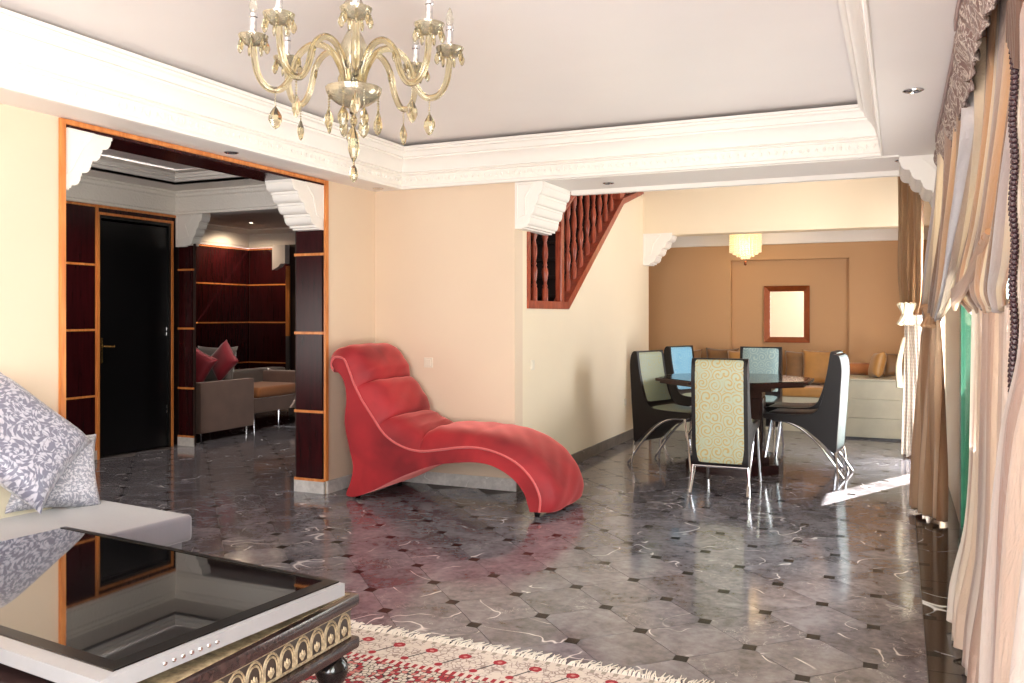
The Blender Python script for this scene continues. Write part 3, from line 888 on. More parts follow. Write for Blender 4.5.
def knot(name, c, r, mat, parent, tilt=0., squash=(1, 1, 1), seed=1, n=9):
    """gathered bunch of cloth where the curtain is caught back"""
    bm = B(); rnd = random.Random(seed); c = Vector(c)
    for k in range(n):
        a = 2 * PI * k / n; q = []
        for t in range(9):
            s = t / 8 * 2 - 1
            rad = r * (.45 + .55 * abs(s) ** 1.3)
            q.append(Vector((math.cos(a + s * .5) * rad * squash[0], math.sin(a + s * .5) * rad * squash[1], s * r * 1.4 * squash[2])))
        if tilt: q = [Matrix.Rotation(tilt, 3, 'X') @ p for p in q]
        tube(bm, [c + p for p in q], [r * (.28 + .1 * abs(t - 4) / 4) for t in range(9)], 7)
    bmesh.ops.create_uvsphere(bm, u_segments=12, v_segments=8, radius=r * .7, matrix=Matrix.Translation(c) @ Matrix.Diagonal((*squash, 1)))
    return obj(name, bm, mat, parent, smooth=True, world=True)


def make_curtains():
    # A: the far curtain of the big window, caught back against the wall between the windows
    a = root('window_curtain', (.2, 6.0, 0), 'champagne satin curtain knotted at mid height, next to the bare black floor border', 'curtain')
    cloth('upper_drape', [(2.32, (.275, 3.3), (.235, 5.65), 1), (2.0, (.28, 3.35), (.21, 5.72), 1), (1.65, (.27, 4.2), (.18, 5.86), 1.0), (1.43, (.245, 5.1), (.155, 6.02), .6), (1.33, (.225, 5.75), (.15, 6.05), .4)],
          9, .042, 'curtain_satin', a, seed=3, ns=220)
    cloth('lower_drape', [(1.36, (.225, 5.75), (.15, 6.05), .5), (1.15, (.24, 5.85), (.14, 6.25), 1), (.6, (.25, 6.05), (.115, 6.45), 1.2), (.03, (.27, 6.2), (.09, 6.62), 1.4)],
          5, .032, 'curtain_bronze', a, seed=4, ns=140)
    knot('tie_knot', (.175, 5.9, 1.35), .045, 'curtain_bronze', a, squash=(.9, 2.0, 1), seed=2)
    # B: the middle curtain with pink stripes
    b = root('window_curtain', (.26, 3.6, 0), 'rose striped satin curtain hanging beside the green window frame', 'curtain')
    cloth('upper_drape', [(2.32, (.29, 2.15), (.285, 3.35), 1), (2.0, (.29, 2.3), (.28, 3.55), 1), (1.7, (.28, 2.5), (.265, 4.0), 1), (1.50, (.275, 2.6), (.25, 4.72), .8), (1.43, (.275, 2.8), (.255, 4.62), .6), (1.37, (.285, 2.9), (.27, 4.1), .6)],
          8, .018, 'curtain_satin', b, seed=8, ns=200)
    cloth('lower_drape', [(1.40, (.30, 2.7), (.29, 4.0), 1), (1.1, (.30, 2.7), (.285, 4.05), 1), (.45, (.30, 2.7), (.275, 4.35), 1), (.15, (.29, 2.7), (.23, 4.4), 1.4), (.02, (.28, 2.7), (.215, 4.25), 1.6)],
          9, .016, 'curtain_rose', b, seed=11, ns=200)
    bm = B()
    for k in range(7):
        t = k / 6
        q = smooth_path([(.262 - .012 * math.sin(t * 3), 3.15 + t * .35, 1.62 - t * .08), (.245 - .01 * t, 3.75 + .3 * t, 1.50 - .06 * t), (.238, 4.35 + .1 * t, 1.47 - .05 * t), (.24, 4.68 - .12 * t, 1.475 - .09 * t)], 6)
        tube(bm, q, [.008 + .012 * math.sin(PI * (i + 2) / (len(q) + 3)) for i in range(len(q))], 8)
    obj('gathered_swag', bm, 'curtain_bronze', b, smooth=True, world=True)
    # C: the nearest curtain with the beaded braid
    c = root('window_curtain', (.2, 1.7, 0), 'nearest cream curtain at the right edge, trimmed with a dark beaded braid', 'curtain')
    cloth('drape', [(2.32, (.24, .8), (.23, 2.02), 1), (1.9, (.24, .8), (.222, 1.98), .8), (1.3, (.235, .8), (.215, 1.97), .8), (1.12, (.23, .85), (.20, 2.1), 1), (.8, (.22, .9), (.20, 2.3), 1.2), (.4, (.2, 1.0), (.20, 2.42), 1.6), (.02, (.2, 1.0), (.19, 2.5), 1.8)],
          6, .016, 'curtain_rose', c, seed=21, ns=160)
    bm = B()
    for k in range(74):
        z = 1.12 + k * .0105; y = 1.985 + (.0 if z > 1.25 else (1.25 - z) * .5); xx = .213 + .002 * math.sin(k * .4)
        for sgn in (-1, 1):
            bmesh.ops.create_icosphere(bm, subdivisions=1, radius=.0078, matrix=Matrix.Translation((xx - .004, y + sgn * .012, z + (.005 if sgn > 0 else 0))))
    o = obj('beaded_braid', bm, 'bead_plum', c, smooth=True, world=True); o['kind'] = 'stuff'
    bm = B(); tube(bm, [(.217, 1.992, 1.12), (.217, 1.985, 1.25), (.218, 1.985, 1.9)], .009, 8); obj('braid_cord', bm, 'bead_cream', c, smooth=True, world=True)
    bm = B()
    for k in range(6):
        t = k / 5
        q = [(.205 + .01 * t, 1.99 - .03 * t, 1.90 - .06 * t), (.20 + .01 * t, 1.90 - .02 * t, 1.99 - .05 * t), (.195 + .01 * t, 1.78, 2.12 - .045 * t), (.19 + .01 * t, 1.6, 2.28 - .04 * t)]
        tube(bm, smooth_path(q, 5), .0095, 7)
    obj('pleated_jabot', bm, 'trim_brown', c, smooth=True, world=True)
    # valances
    for (y0, y1, x, lab) in ((.9, 3.35, .185, 'ruched brown silver valance above the nearest curtains'), (3.38, 5.45, .20, 'ruched brown silver valance running up to the far end of the big window')):
        r = root('window_valance', (x + .06, (y0 + y1) / 2, 2.1), lab, 'valance')
        bm = B(); n = int((y1 - y0) / .02); prof = 12; G = []
        for i in range(n + 1):
            y = y0 + (y1 - y0) * i / n; row = []
            for j in range(prof + 1):
                t = j / prof
                z = 2.33 - t * .19 - .012 * math.sin(i * .55 + 1) * t
                xo = .035 * math.sin(PI * min(1, t * 1.15)) + .010 * math.sin(i * .9 + t * 5 + math.sin(i * .37) * 2) + .005 * math.sin(i * 2.1)
                row.append(bm.verts.new((x + .03 - xo, y, z)))
            G.append(row)
        for a_, b_ in zip(G, G[1:]):
            for j in range(prof): bm.faces.new((a_[j], a_[j + 1], b_[j + 1], b_[j])).smooth = True
        me = bpy.data.meshes.new('mesh'); bm.to_mesh(me); bm.free(); me.materials.append(M['valance'])
        o = new('ruched_skirt', me, r, world=True); md = o.modifiers.new('thickness', 'SOLIDIFY'); md.thickness = .004
        obj('pelmet_board', bbox(x - .012, XR - .002, y0, y1, 2.33, 2.375, .004), 'valance_plain', r, world=True)
    # D: the curtain of the dining window
    d = root('dining_window_curtain', (.15, 9.2, 0), 'bronze gold curtain knotted high beside the seating nook opening', 'curtain')
    cloth('upper_drape', [(2.95, (.20, 8.98), (.0, 9.42), 1), (2.3, (.22, 8.98), (-.0, 9.4), 1), (1.8, (.22, 8.98), (.0, 9.4), 1), (1.5, (.2, 9.0), (.02, 9.35), .7), (1.36, (.17, 9.05), (.035, 9.3), .4)], 4, .03, 'curtain_gold', d, seed=31, ns=120)
    knot('tie_knot', (.075, 9.12, 1.37), .062, 'cream_fabric', d, squash=(1.2, 1, 1.15), seed=5)
    cloth('lower_drape', [(1.36, (.19, 9.02), (.05, 9.3), .5), (.9, (.22, 9.0), (.045, 9.2), 1), (.02, (.27, 8.95), (.02, 9.1), 1.2)], 5, .022, 'voile', d, seed=33, ns=120)
    bm = B(); q = smooth_path([(.05, 9.2, 1.14), (.025, 9.18, 1.02), (.0, 9.17, .86), (.01, 9.16, .66)], 5)
    tube(bm, q, [.014 + .022 * i / len(q) for i in range(len(q))], 8); obj('hanging_tail', bm, 'cream_fabric', d, smooth=True, world=True)


make_curtains()


# ---------------------------------------------------------------- balustrade
def make_balustrade():
    b = root('stair_balustrade', (XS - .05, 7.2, 1.385), 'red brown turned balustrade filling the slanted cut in the cream wall', 'balustrade')
    x0, x1 = XS - .13, XS + .012
    bm = B()
    prism(bm, [(6.335, 1.41), (7.27, 1.41), (8.965, 2.55), (YB_ - .01, 2.76), (YB_ - .01, 2.81), (8.93, 2.605), (7.235, 1.475), (6.385, 1.475), (6.385, ZD), (6.335, ZD)], 'x', x0, x1)
    obj('frame_moulding', bm, 'stair_wood', b, world=True)
    xm = XS - .055
    obj('newel_post', bbox(xm - .01, xm + .045, 7.13, 7.21, 1.46, 2.36, .006), 'stair_wood', b, world=True)
    obj('newel_cap', bbox(xm - .02, xm + .055, 7.12, 7.22, 2.36, 2.39, .008), 'stair_wood', b, world=True)
    obj('newel_post', bbox(xm - .045, xm + .045, 8.90, 9.05, 2.59, ZD, .006), 'stair_wood', b, world=True)
    def rail(p, q, nm):
        bm = B(); P = [(-.035, -.03), (.035, -.03), (.04, .0), (.03, .022), (0, .032), (-.03, .022), (-.04, 0)]
        A = [bm.verts.new((xm + a, p[0], p[1] + c)) for a, c in P]; C = [bm.verts.new((xm + a, q[0], q[1] + c)) for a, c in P]
        bm.faces.new(A); bm.faces.new(C[::-1])
        for i in range(len(P)): bm.faces.new((A[i], C[i], C[(i + 1) % 7], A[(i + 1) % 7]))
        obj(nm, bm, 'stair_wood', b, world=True)
    rail((6.39, 2.12), (7.13, 2.12), 'handrail'); rail((7.16, 2.25), (8.4, 3.03), 'handrail')
    prof = [(.024, 0), (.024, .15), (.016, .17), (.022, .19), (.012, .21), (.020, .27), (.026, .33), (.022, .38), (.013, .41), (.020, .43), (.013, .45), (.024, .55), (.021, .62), (.012, .70), (.018, .72), (.018, .735), (.024, .75), (.024, .85)]
    bme = mesh(lathe(B(), prof, 10), 'stair_wood', True, 50)
    def bal(y, z, h):
        o = new('baluster', bme, b, (xm, y, z), world=True); o.scale = (1.15, 1.15, h / .85)
    for y in (6.62, 6.86): bal(y, 1.47, .62)
    for y in (7.25, 7.41, 7.58, 7.76, 7.95, 8.14, 8.33, 8.52, 8.71):
        z = 1.41 + (y - 7.24) * .702; zt = min(2.22 + (y - 7.16) * .629, ZD)
        bal(y, z, zt - z)
    for y in (9.14, 9.30, 9.48, 9.64): bal(y, 2.63 + (y - 9.0) * .24, ZD - 2.63 - (y - 9.0) * .24)


make_balustrade()


# ---------------------------------------------------------------- red chaise longue
def make_chaise():
    Y0, Y1 = 5.35, 6.06
    r = root('chaise_longue', (-3.1, 5.76, 0), 'curvy red velvet chaise longue with scrolled head in front of cream wall', 'chaise longue')
    up = [(-3.90, .935), (-3.935, .975), (-3.925, 1.02), (-3.89, 1.045), (-3.82, 1.03), (-3.775, .95), (-3.73, .85), (-3.66, .735), (-3.57, .62), (-3.465, .495), (-3.33, .42), (-3.17, .39), (-3.0, .41), (-2.82, .438), (-2.67, .44), (-2.52, .41), (-2.38, .345), (-2.28, .25), (-2.225, .14), (-2.23, .04)]
    lo = [(-2.30, .035), (-2.315, .08), (-2.345, .16), (-2.43, .25), (-2.57, .32), (-2.72, .34), (-2.92, .32), (-3.07, .29), (-3.25, .225), (-3.41, .155), (-3.55, .085), (-3.70, .025), (-3.80, .025), (-3.765, .12), (-3.74, .24), (-3.775, .38), (-3.815, .56), (-3.80, .74), (-3.82, .86), (-3.86, .92)]
    up = [(a * .982, b) for a, b in up]; lo = [(a * .982, b) for a, b in lo]
    P2 = [(p.x, p.y) for p in smooth_path([(a, b, 0) for a, b in up], 4)]
    body = P2[6:] + [(p.x, p.y) for p in smooth_path([(a, b, 0) for a, b in lo], 4)]
    bm = prism(B(), body, 'y', Y0, Y1)
    obj('body', bm, 'red_velvet', r, world=True)
    # piping along both upper edges
    for y in (Y0 - .002, Y1 + .002):
        q = [(a, y, b) for a, b in P2[2:]]
        obj('piping', tube(B(), q, .008, 8), 'red_piping', r, smooth=True, world=True)
    # upholstery in four padded segments lying over the top edge
    st = [Vector((a, 0, b)) for a, b in P2]; n = len(st)
    nor = []
    for i in range(n):
        t = (st[min(i + 1, n - 1)] - st[max(i - 1, 0)]).normalized(); nor.append(Vector((-t.z, 0, t.x)))
    segs = [(2, 25, 'head_cushion', .078), (25, 34, 'back_cushion', .085), (34, 44, 'lumbar_cushion', .08), (44, n - 1, 'seat_cushion', .10)]
    NW = 18
    for a, b, nm, th in segs:
        bm = B(); rows = []; K = (b - a) * 2
        for k in range(K + 1):
            f = a + (b - a) * k / K; i = min(int(f), n - 2); t = f - i
            p = st[i].lerp(st[i + 1], t); nn = nor[i].lerp(nor[i + 1], t).normalized()
            e0, e1 = k / K, 1 - k / K
            if nm == 'head_cushion': prof = min(1, (e1 * 7)) ** .5 * min(1, .45 + e0 * 1.5)
            elif nm == 'seat_cushion': prof = min(1, e0 * 12) ** .5 * (1 if e1 > .08 else (.55 + .45 * (e1 / .08) ** .5))
            else: prof = min(1, e0 * 4, e1 * 4) ** .5
            row = []
            for j in range(NW + 1):
                s = 2 * j / NW - 1
                thk = (th + .075 * max(0, min(1, (f - 12) / 10)) * max(0, min(1, (54 - f) / 10)))
                h = thk * (1 - abs(s) ** 5) ** .5 * (.42 + .58 * prof if nm == 'head_cushion' and e0 < .3 else .66 + .34 * prof) + .004 * (1 - s * s) * math.sin(f * 1.7 + j)
                yy = (Y0 + Y1) / 2 + s * ((Y1 - Y0) / 2 - .004)
                row.append(bm.verts.new(p + nn * (h if abs(s) < .999 else .002) + Vector((0, yy, 0))))
            rows.append(row)
        for c, d in zip(rows, rows[1:]):
            for j in range(NW): bm.faces.new((c[j], c[j + 1], d[j + 1], d[j]))
        # close underneath
        lows = []
        for row, k in ((rows[0], 0), (rows[-1], K)):
            f = a + (b - a) * k / K; i = min(int(f), n - 2); p = st[i].lerp(st[i + 1], f - i)
            lows.append([bm.verts.new(p + Vector((0, v.co.y, 0))) for v in row])
        for row, lw in zip((rows[0], rows[-1]), lows):
            for j in range(NW): bm.faces.new((row[j], row[j + 1], lw[j + 1], lw[j]))
        obj(nm, bm, 'red_velvet', r, smooth=True, world=True, angle=70)
    # rolled head end
    bm = B(); c = Vector((-3.875 * .982, 0, .985)); pr = []
    tube(bm, [c + Vector((0, Y0 + .01, 0)), c + Vector((0, Y1 - .01, 0))], .055, 20)
    obj('scroll_roll', bm, 'red_velvet', r, smooth=True, world=True)
    for x, y in ((-3.67, Y0 + .06), (-3.67, Y1 - .06), (-2.225, Y0 + .05), (-2.225, Y1 - .05)):
        h = .03 if x != -3.45 else .13
        obj('leg', lathe(B(), [(.016, 0), (.02, .01), (.022, h), (.022, h + .01)], 12, (x, y, 0)), 'black_lacquer', r, smooth=True, world=True)


make_chaise()


# ---------------------------------------------------------------- wall plates
def plate(loc, rot, label, w=.08, rocker=True):
    o = root('wall_plate', loc, label, 'wall switch'); o.rotation_euler = rot
    obj('plate', bbox(-w / 2, w / 2, -.008, 0, -w / 2, w / 2, .003), 'switch_plastic', o)
    if rocker: obj('rocker', bbox(-w * .3, w * .3, -.013, -.007, -w * .32, w * .32, .002), 'switch_plastic', o)
    else: obj('socket_face', lathe(B(), [(0, 0), (.022, 0), (.022, .004), (.018, .004), (.018, .001), (0, .001)], 14), 'switch_plastic', o, rot=(PI / 2, 0, 0), loc=(0, -.008, 0))


plate((-3.46, YA, .975), (0, 0, 0), 'square cream switch plate on the wall above the chaise')
plate((XS, 6.44, .955), (0, 0, PI / 2), 'small cream switch plate on the stair wall near its corner')
plate((XS, 9.05, .42), (0, 0, PI / 2), 'small cream socket low on the stair wall beside the dining chairs', .07, False)


# ---------------------------------------------------------------- dining table and chairs
TC = Vector((-1.33, 7.82, 0))


def octo(r, c=.42):
    return [(r * math.cos(PI / 8 + k * PI / 4), r * math.sin(PI / 8 + k * PI / 4)) for k in range(8)]


def make_table():
    t = root('dining_table', TC, 'dark glossy octagonal dining table on a wide panelled pedestal', 'table')
    bm = prism(B(), octo(.70), 'z', .775, .80); prism(bm, octo(.66), 'z', .755, .775)
    bmesh.ops.remove_doubles(bm, verts=bm.verts, dist=1e-5)
    obj('tabletop', bm, 'dining_wood', t)
    obj('glass_top', prism(B(), octo(.66), 'z', .80, .806), 'black_lacquer', t)
    obj('pedestal', prism(B(), octo(.27), 'z', .14, .70), 'dining_wood', t)
    obj('pedestal_collar', prism(B(), octo(.36), 'z', .70, .755), 'dining_wood', t)
    for k in range(8):
        a = k * PI / 4; bm = bbox(-.075, .075, -.006, .006, .20, .64, .004)
        obj('pedestal_panel', bm, 'dining_wood', t, loc=(.252 * math.cos(a), .252 * math.sin(a), 0), rot=(0, 0, a + PI / 2))
    obj('plinth_step', prism(B(), octo(.34), 'z', .08, .14), 'dining_wood', t)
    obj('plinth', prism(B(), octo(.43), 'z', 0, .08), 'dining_wood', t)


make_table()


def strip_panel(prof, w, off, th, mat, name, parent):
    """fabric panel following a profile (x,z) polyline, proud of the shell by off"""
    bm = B(); uvl = bm.loops.layers.uv.new('UVMap'); P = [Vector((a, 0, b)) for a, b in prof]; n = len(P); L = [0]
    for i in range(1, n): L.append(L[-1] + (P[i] - P[i - 1]).length)
    rows = []
    NY = 8
    for i in range(n):
        t = (P[min(i + 1, n - 1)] - P[max(i - 1, 0)]).normalized(); nn = Vector((-t.z, 0, t.x)) * (1 if off > 0 else -1)
        row = []
        for j in range(NY + 1):
            s = 2 * j / NY - 1
            e = min(1, min(i, n - 1 - i) * .6 + .0)
            h = abs(off) * (1 - s ** 6) * e ** .5 - .003 * (abs(s) == 1 or i in (0, n - 1))
            row.append((bm.verts.new(P[i] + nn * h + Vector((0, s * w / 2, 0))), (s * w / 2, L[i])))
        rows.append(row)
    for c, d in zip(rows, rows[1:]):
        for j in range(NY):
            q = (c[j], c[j + 1], d[j + 1], d[j]); f = bm.faces.new([k[0] for k in q])
            for lp, k in zip(f.loops, q): lp[uvl].uv = k[1]
    return obj(name, bm, mat, parent, smooth=True, angle=60)


def make_chair(label, loc, heading, front='plain_sage', rear='swirl_sage', seat='plain_sage'):
    c = root('dining_chair', loc, label, 'chair', heading, 'high backed dining chairs around the dark table')
    inner = [(.075, 1.02), (.085, .96), (.10, .86), (.125, .74), (.155, .64), (.185, .575), (.225, .535), (.28, .52), (.40, .513), (.52, .512), (.61, .512), (.64, .50)]
    outer = [(.64, .475), (.60, .462), (.43, .445), (.31, .405), (.18, .31), (.075, .215), (.045, .215), (.035, .35), (.02, .55), (.008, .75), (.0, .90), (.012, .99), (.035, 1.025), (.065, 1.03)]
    P = [(p.x, p.y) for p in smooth_path([(a, b, 0) for a, b in inner + outer], 3, True)]
    w = .42
    bm = prism(B(), P, 'y', -w / 2, w / 2)
    obj('shell', bm, 'black_leather', c, smooth=True, angle=35)
    fr = [(p.x, p.y) for p in smooth_path([(a, b, 0) for a, b in inner[:6]], 4)]
    strip_panel(fr, w - .035, .012, 0, front, 'back_pad', c)
    se = [(p.x, p.y) for p in smooth_path([(a, b, 0) for a, b in inner[6:11]], 4)]
    strip_panel(se, w - .035, .014, 0, seat, 'seat_pad', c)
    rr = [(p.x, p.y) for p in smooth_path([(.045, .225, 0), (.035, .35, 0), (.02, .55, 0), (.008, .75, 0), (.0, .90, 0), (.012, .99, 0), (.03, 1.02, 0)], 4)]
    strip_panel(rr, w - .03, .008, 0, rear, 'rear_panel', c)
    for s in (-1, 1):
        y = s * (w / 2 - .012)
        q = smooth_path([(.57, y, .455), (.45, y, .447), (.32, y * 1.02, .39), (.18, y * 1.04, .27), (.06, y * 1.06, .12), (-.02, y * 1.08, .006)], 6)
        obj('leg', tube(B(), q, .0105, 8), 'chrome', c, smooth=True)
        q = smooth_path([(.575, y, .455), (.60, y * 1.01, .30), (.625, y * 1.04, .14), (.645, y * 1.07, .006)], 6)
        obj('leg', tube(B(), q, .0105, 8), 'chrome', c, smooth=True)
        for fx, fy in ((-.02, y * 1.08), (.645, y * 1.07)):
            pass
    bm = B(); tube(bm, [(.05, -w / 2 + .005, .208), (.05, w / 2 - .005, .208)], .010, 8)
    for s in (-1, 1): tube(bm, [(.05, s * (w / 2 - .004), .215), (.035, s * (w / 2 + .006), .09), (.02, s * (w / 2 + .012), .0)], .010, 8)
    obj('rear_bar', bm, 'chrome', c, smooth=True)
    return c


R = math.radians
make_chair('dining chair with its swirl patterned gold and sage back turned to us', (-1.235, 6.58, 0), R(90))
make_chair('sage dining chair at the left of the table, against the stair wall', (-2.17, 7.86, 0), R(-20))
make_chair('dining chair with a blue reflection coloured onto its back, behind the left side of the table', (-2.20, 9.25, 0), R(-24), front='blue_reflection', rear='plain_teal')
make_chair('grey teal dining chair at the far side of the table, facing us', (-1.31, 9.35, 0), R(-90), front='plain_teal', seat='plain_teal')
make_chair('black sided dining chair nearest at the right of the table', (-.41, 7.86, 0), R(174), rear='plain_teal', front='plain_dark', seat='plain_dark')
make_chair('black sided dining chair just behind the nearest right hand chair', (-.47, 8.45, 0), R(176), rear='plain_teal', front='plain_dark', seat='plain_dark')


# ---------------------------------------------------------------- seating nook
def cushion(name, size, c, ex, ez, mat, label, cat='cushion', group=None, t=.15):
    o = obj(name, pillow(size[0], size[1], t), mat, smooth=True, angle=80)
    place(o, c, ex, ez); tag(o, label, cat, group); return o


def make_nook():
    b = root('corner_bench', (-1.3, 10.9, 0), 'low built in bench with gold seat pads along the nook walls', 'bench')
    obj('bench_base', bbox(XS, -.56, 10.62, 11.28, 0, .40, .005), 'bench_stone', b, world=True)
    for k in range(3):
        x0 = XS + .01 + k * .71
        obj('seat_pad', bbox(x0, x0 + .70, 10.60, 11.27, .40, .52, .035, 3), 'gold_satin', b, world=True)
    obj('bench_base', bbox(XS, -2.05, 10.12, 10.61, 0, .40, .005), 'bench_stone', b, world=True)
    obj('seat_pad', bbox(XS + .01, -2.06, 10.10, 10.59, .40, .52, .035, 3), 'gold_bronze', b, world=True)
    e = root('bench_end_block', (-.25, 10.8, 0), 'pale stone bench block at the right with two faint horizontal joints', 'bench')
    for z0, z1 in ((.02, .229), (.231, .437), (.439, .64)):
        obj('stone_course', bbox(-.545, .045, 10.24, 11.28, z0, z1, .004), 'bench_stone', e, world=True)
    obj('top_slab', bbox(-.55, .05, 10.23, 11.29, .642, .66, .003), 'bench_stone', e, world=True)
    obj('recess_base', box(B(), -.535, .035, 10.26, 11.28, 0, .02), 'black_plastic', e, world=True)
    # back cushions, left to right
    Z = .74
    data = [(-2.50, .40, .42, 'gold_bronze', 11.10, 0, 'bronze back cushion at the far left end of the nook bench'),
            (-2.05, .42, .44, 'gold_bronze', 11.12, 0, 'dark bronze cushion on nook bench, left of the pointed gold one'),
            (-1.76, .40, .42, 'gold_satin', 10.98, 4, 'bright gold cushion with pointed corners just above the swirl chair'),
            (-1.50, .38, .40, 'gold_bronze', 11.12, 0, 'bronze cushion partly behind the far grey teal chair'),
            (-1.08, .42, .42, 'gold_bronze', 11.12, 0, 'bronze cushion right of the far grey teal chair'),
            (-.83, .50, .44, 'gold_satin', 11.0, -3, 'large gold cushion at the right end of the nook bench')]
    for x, w, h, m, y, rz, lab in data:
        a = R(rz)
        cushion('back_cushion', (w, h), (x, y, .52 + h / 2 - .01), (math.cos(a), math.sin(a), 0), (0, .22, 1), m, lab, group='cushions on the nook bench')
    cushion('throw_pillow', (.26, .30), (-.22, 10.55, .80), (.35, -.9, .1), (.25, .1, 1), 'gold_satin', 'glossy gold pillow standing upright on the pale stone block', t=.13)
    cushion('throw_pillow', (.30, .28), (-.02, 10.75, .795), (1, .2, 0), (0, .3, 1), 'gold_bronze', 'brown pillow on the stone block beside the far curtain', t=.13)
    o = root('bolster', (-.42, 10.95, .66), 'long orange gold bolster lying on the pale stone block', 'bolster')
    bm = B(); tube(bm, [(-.02 + .0, -.0, .075), (-.0, .0, .075)], .07, 16); bm.free()
    bm = B(); tube(bm, [(-.13, 0, .07), (-.11, 0, .07), (.24, 0, .07), (.26, 0, .07)], [.055, .07, .07, .055], 18)
    obj('roll', bm, 'orange_fabric', o, smooth=True)
    # mirror in the recess
    m = root('wall_mirror', (-1.285, 11.42, 1.02), 'upright mirror in a broad copper brown frame in the nook recess', 'mirror')
    x0, x1, z0, z1, f = -1.565, -1.015, 1.015, 1.73, .07
    for (P, nm) in (([(x0, z0), (x1, z0), (x1 - f, z0 + f), (x0 + f, z0 + f)], 'frame_rail'), ([(x0, z1), (x0 + f, z1 - f), (x1 - f, z1 - f), (x1, z1)], 'frame_rail'),
                    ([(x0, z0), (x0 + f, z0 + f), (x0 + f, z1 - f), (x0, z1)], 'frame_stile'), ([(x1, z0), (x1, z1), (x1 - f, z1 - f), (x1 - f, z0 + f)], 'frame_stile')):
        bm = B(); A = [bm.verts.new((a, 11.418, b)) for a, b in P]
        cx, cz = (x0 + x1) / 2, (z0 + z1) / 2
        C = [bm.verts.new((a, 11.375 if (a in (x0, x1) and b in (z0, z1)) else 11.395, b)) for a, b in P]
        bm.faces.new(A); bm.faces.new(C[::-1])
        for i in range(4): bm.faces.new((A[i], C[i], C[(i + 1) % 4], A[(i + 1) % 4]))
        obj(nm, bm, 'copper_frame', m, world=True)
    obj('mirror_glass', box(B(), x0 + f - .002, x1 - f + .002, 11.402, 11.408, z0 + f - .002, z1 - f + .002), 'mirror', m, world=True)


make_nook()


def make_pendant():
    c = (-1.70, 10.75, 2.42)
    p = root('crystal_pendant', c, 'lit drum shaped crystal pendant hanging in front of the nook wall', 'pendant lamp')
    obj('ceiling_plate', lathe(B(), [(.13, 0), (.15, 0), (.15, -.02), (.13, -.02)], 24), 'chrome', p, smooth=True)
    bm = B()
    for (r, n, z1) in ((.185, 34, -.30), (.145, 26, -.335), (.10, 18, -.365), (.05, 10, -.39)):
        for k in range(n):
            a = 2 * PI * k / n; x, y = r * math.cos(a), r * math.sin(a); z = -.03
            while z > z1:
                bmesh.ops.create_icosphere(bm, subdivisions=1, radius=.0115, matrix=Matrix.Translation((x, y, z)) @ Matrix.Diagonal((.8, .8, 1.15, 1))); z -= .026
    o = obj('crystal_strands', bm, 'crystal_lit', p); o['kind'] = 'stuff'
    obj('finial', lathe(B(), [(0, -.46), (.016, -.445), (.012, -.425), (.02, -.41), (0, -.395)], 12), 'copper_frame', p, smooth=True)
    obj('finial_stem', lathe(B(), [(.004, -.40), (.004, -.02)], 8), 'chrome', p)
    lamp('POINT', 'pendant_light', (c[0], c[1], 2.18), energy=6, color=(1, .75, .42), size=.1)


make_pendant()


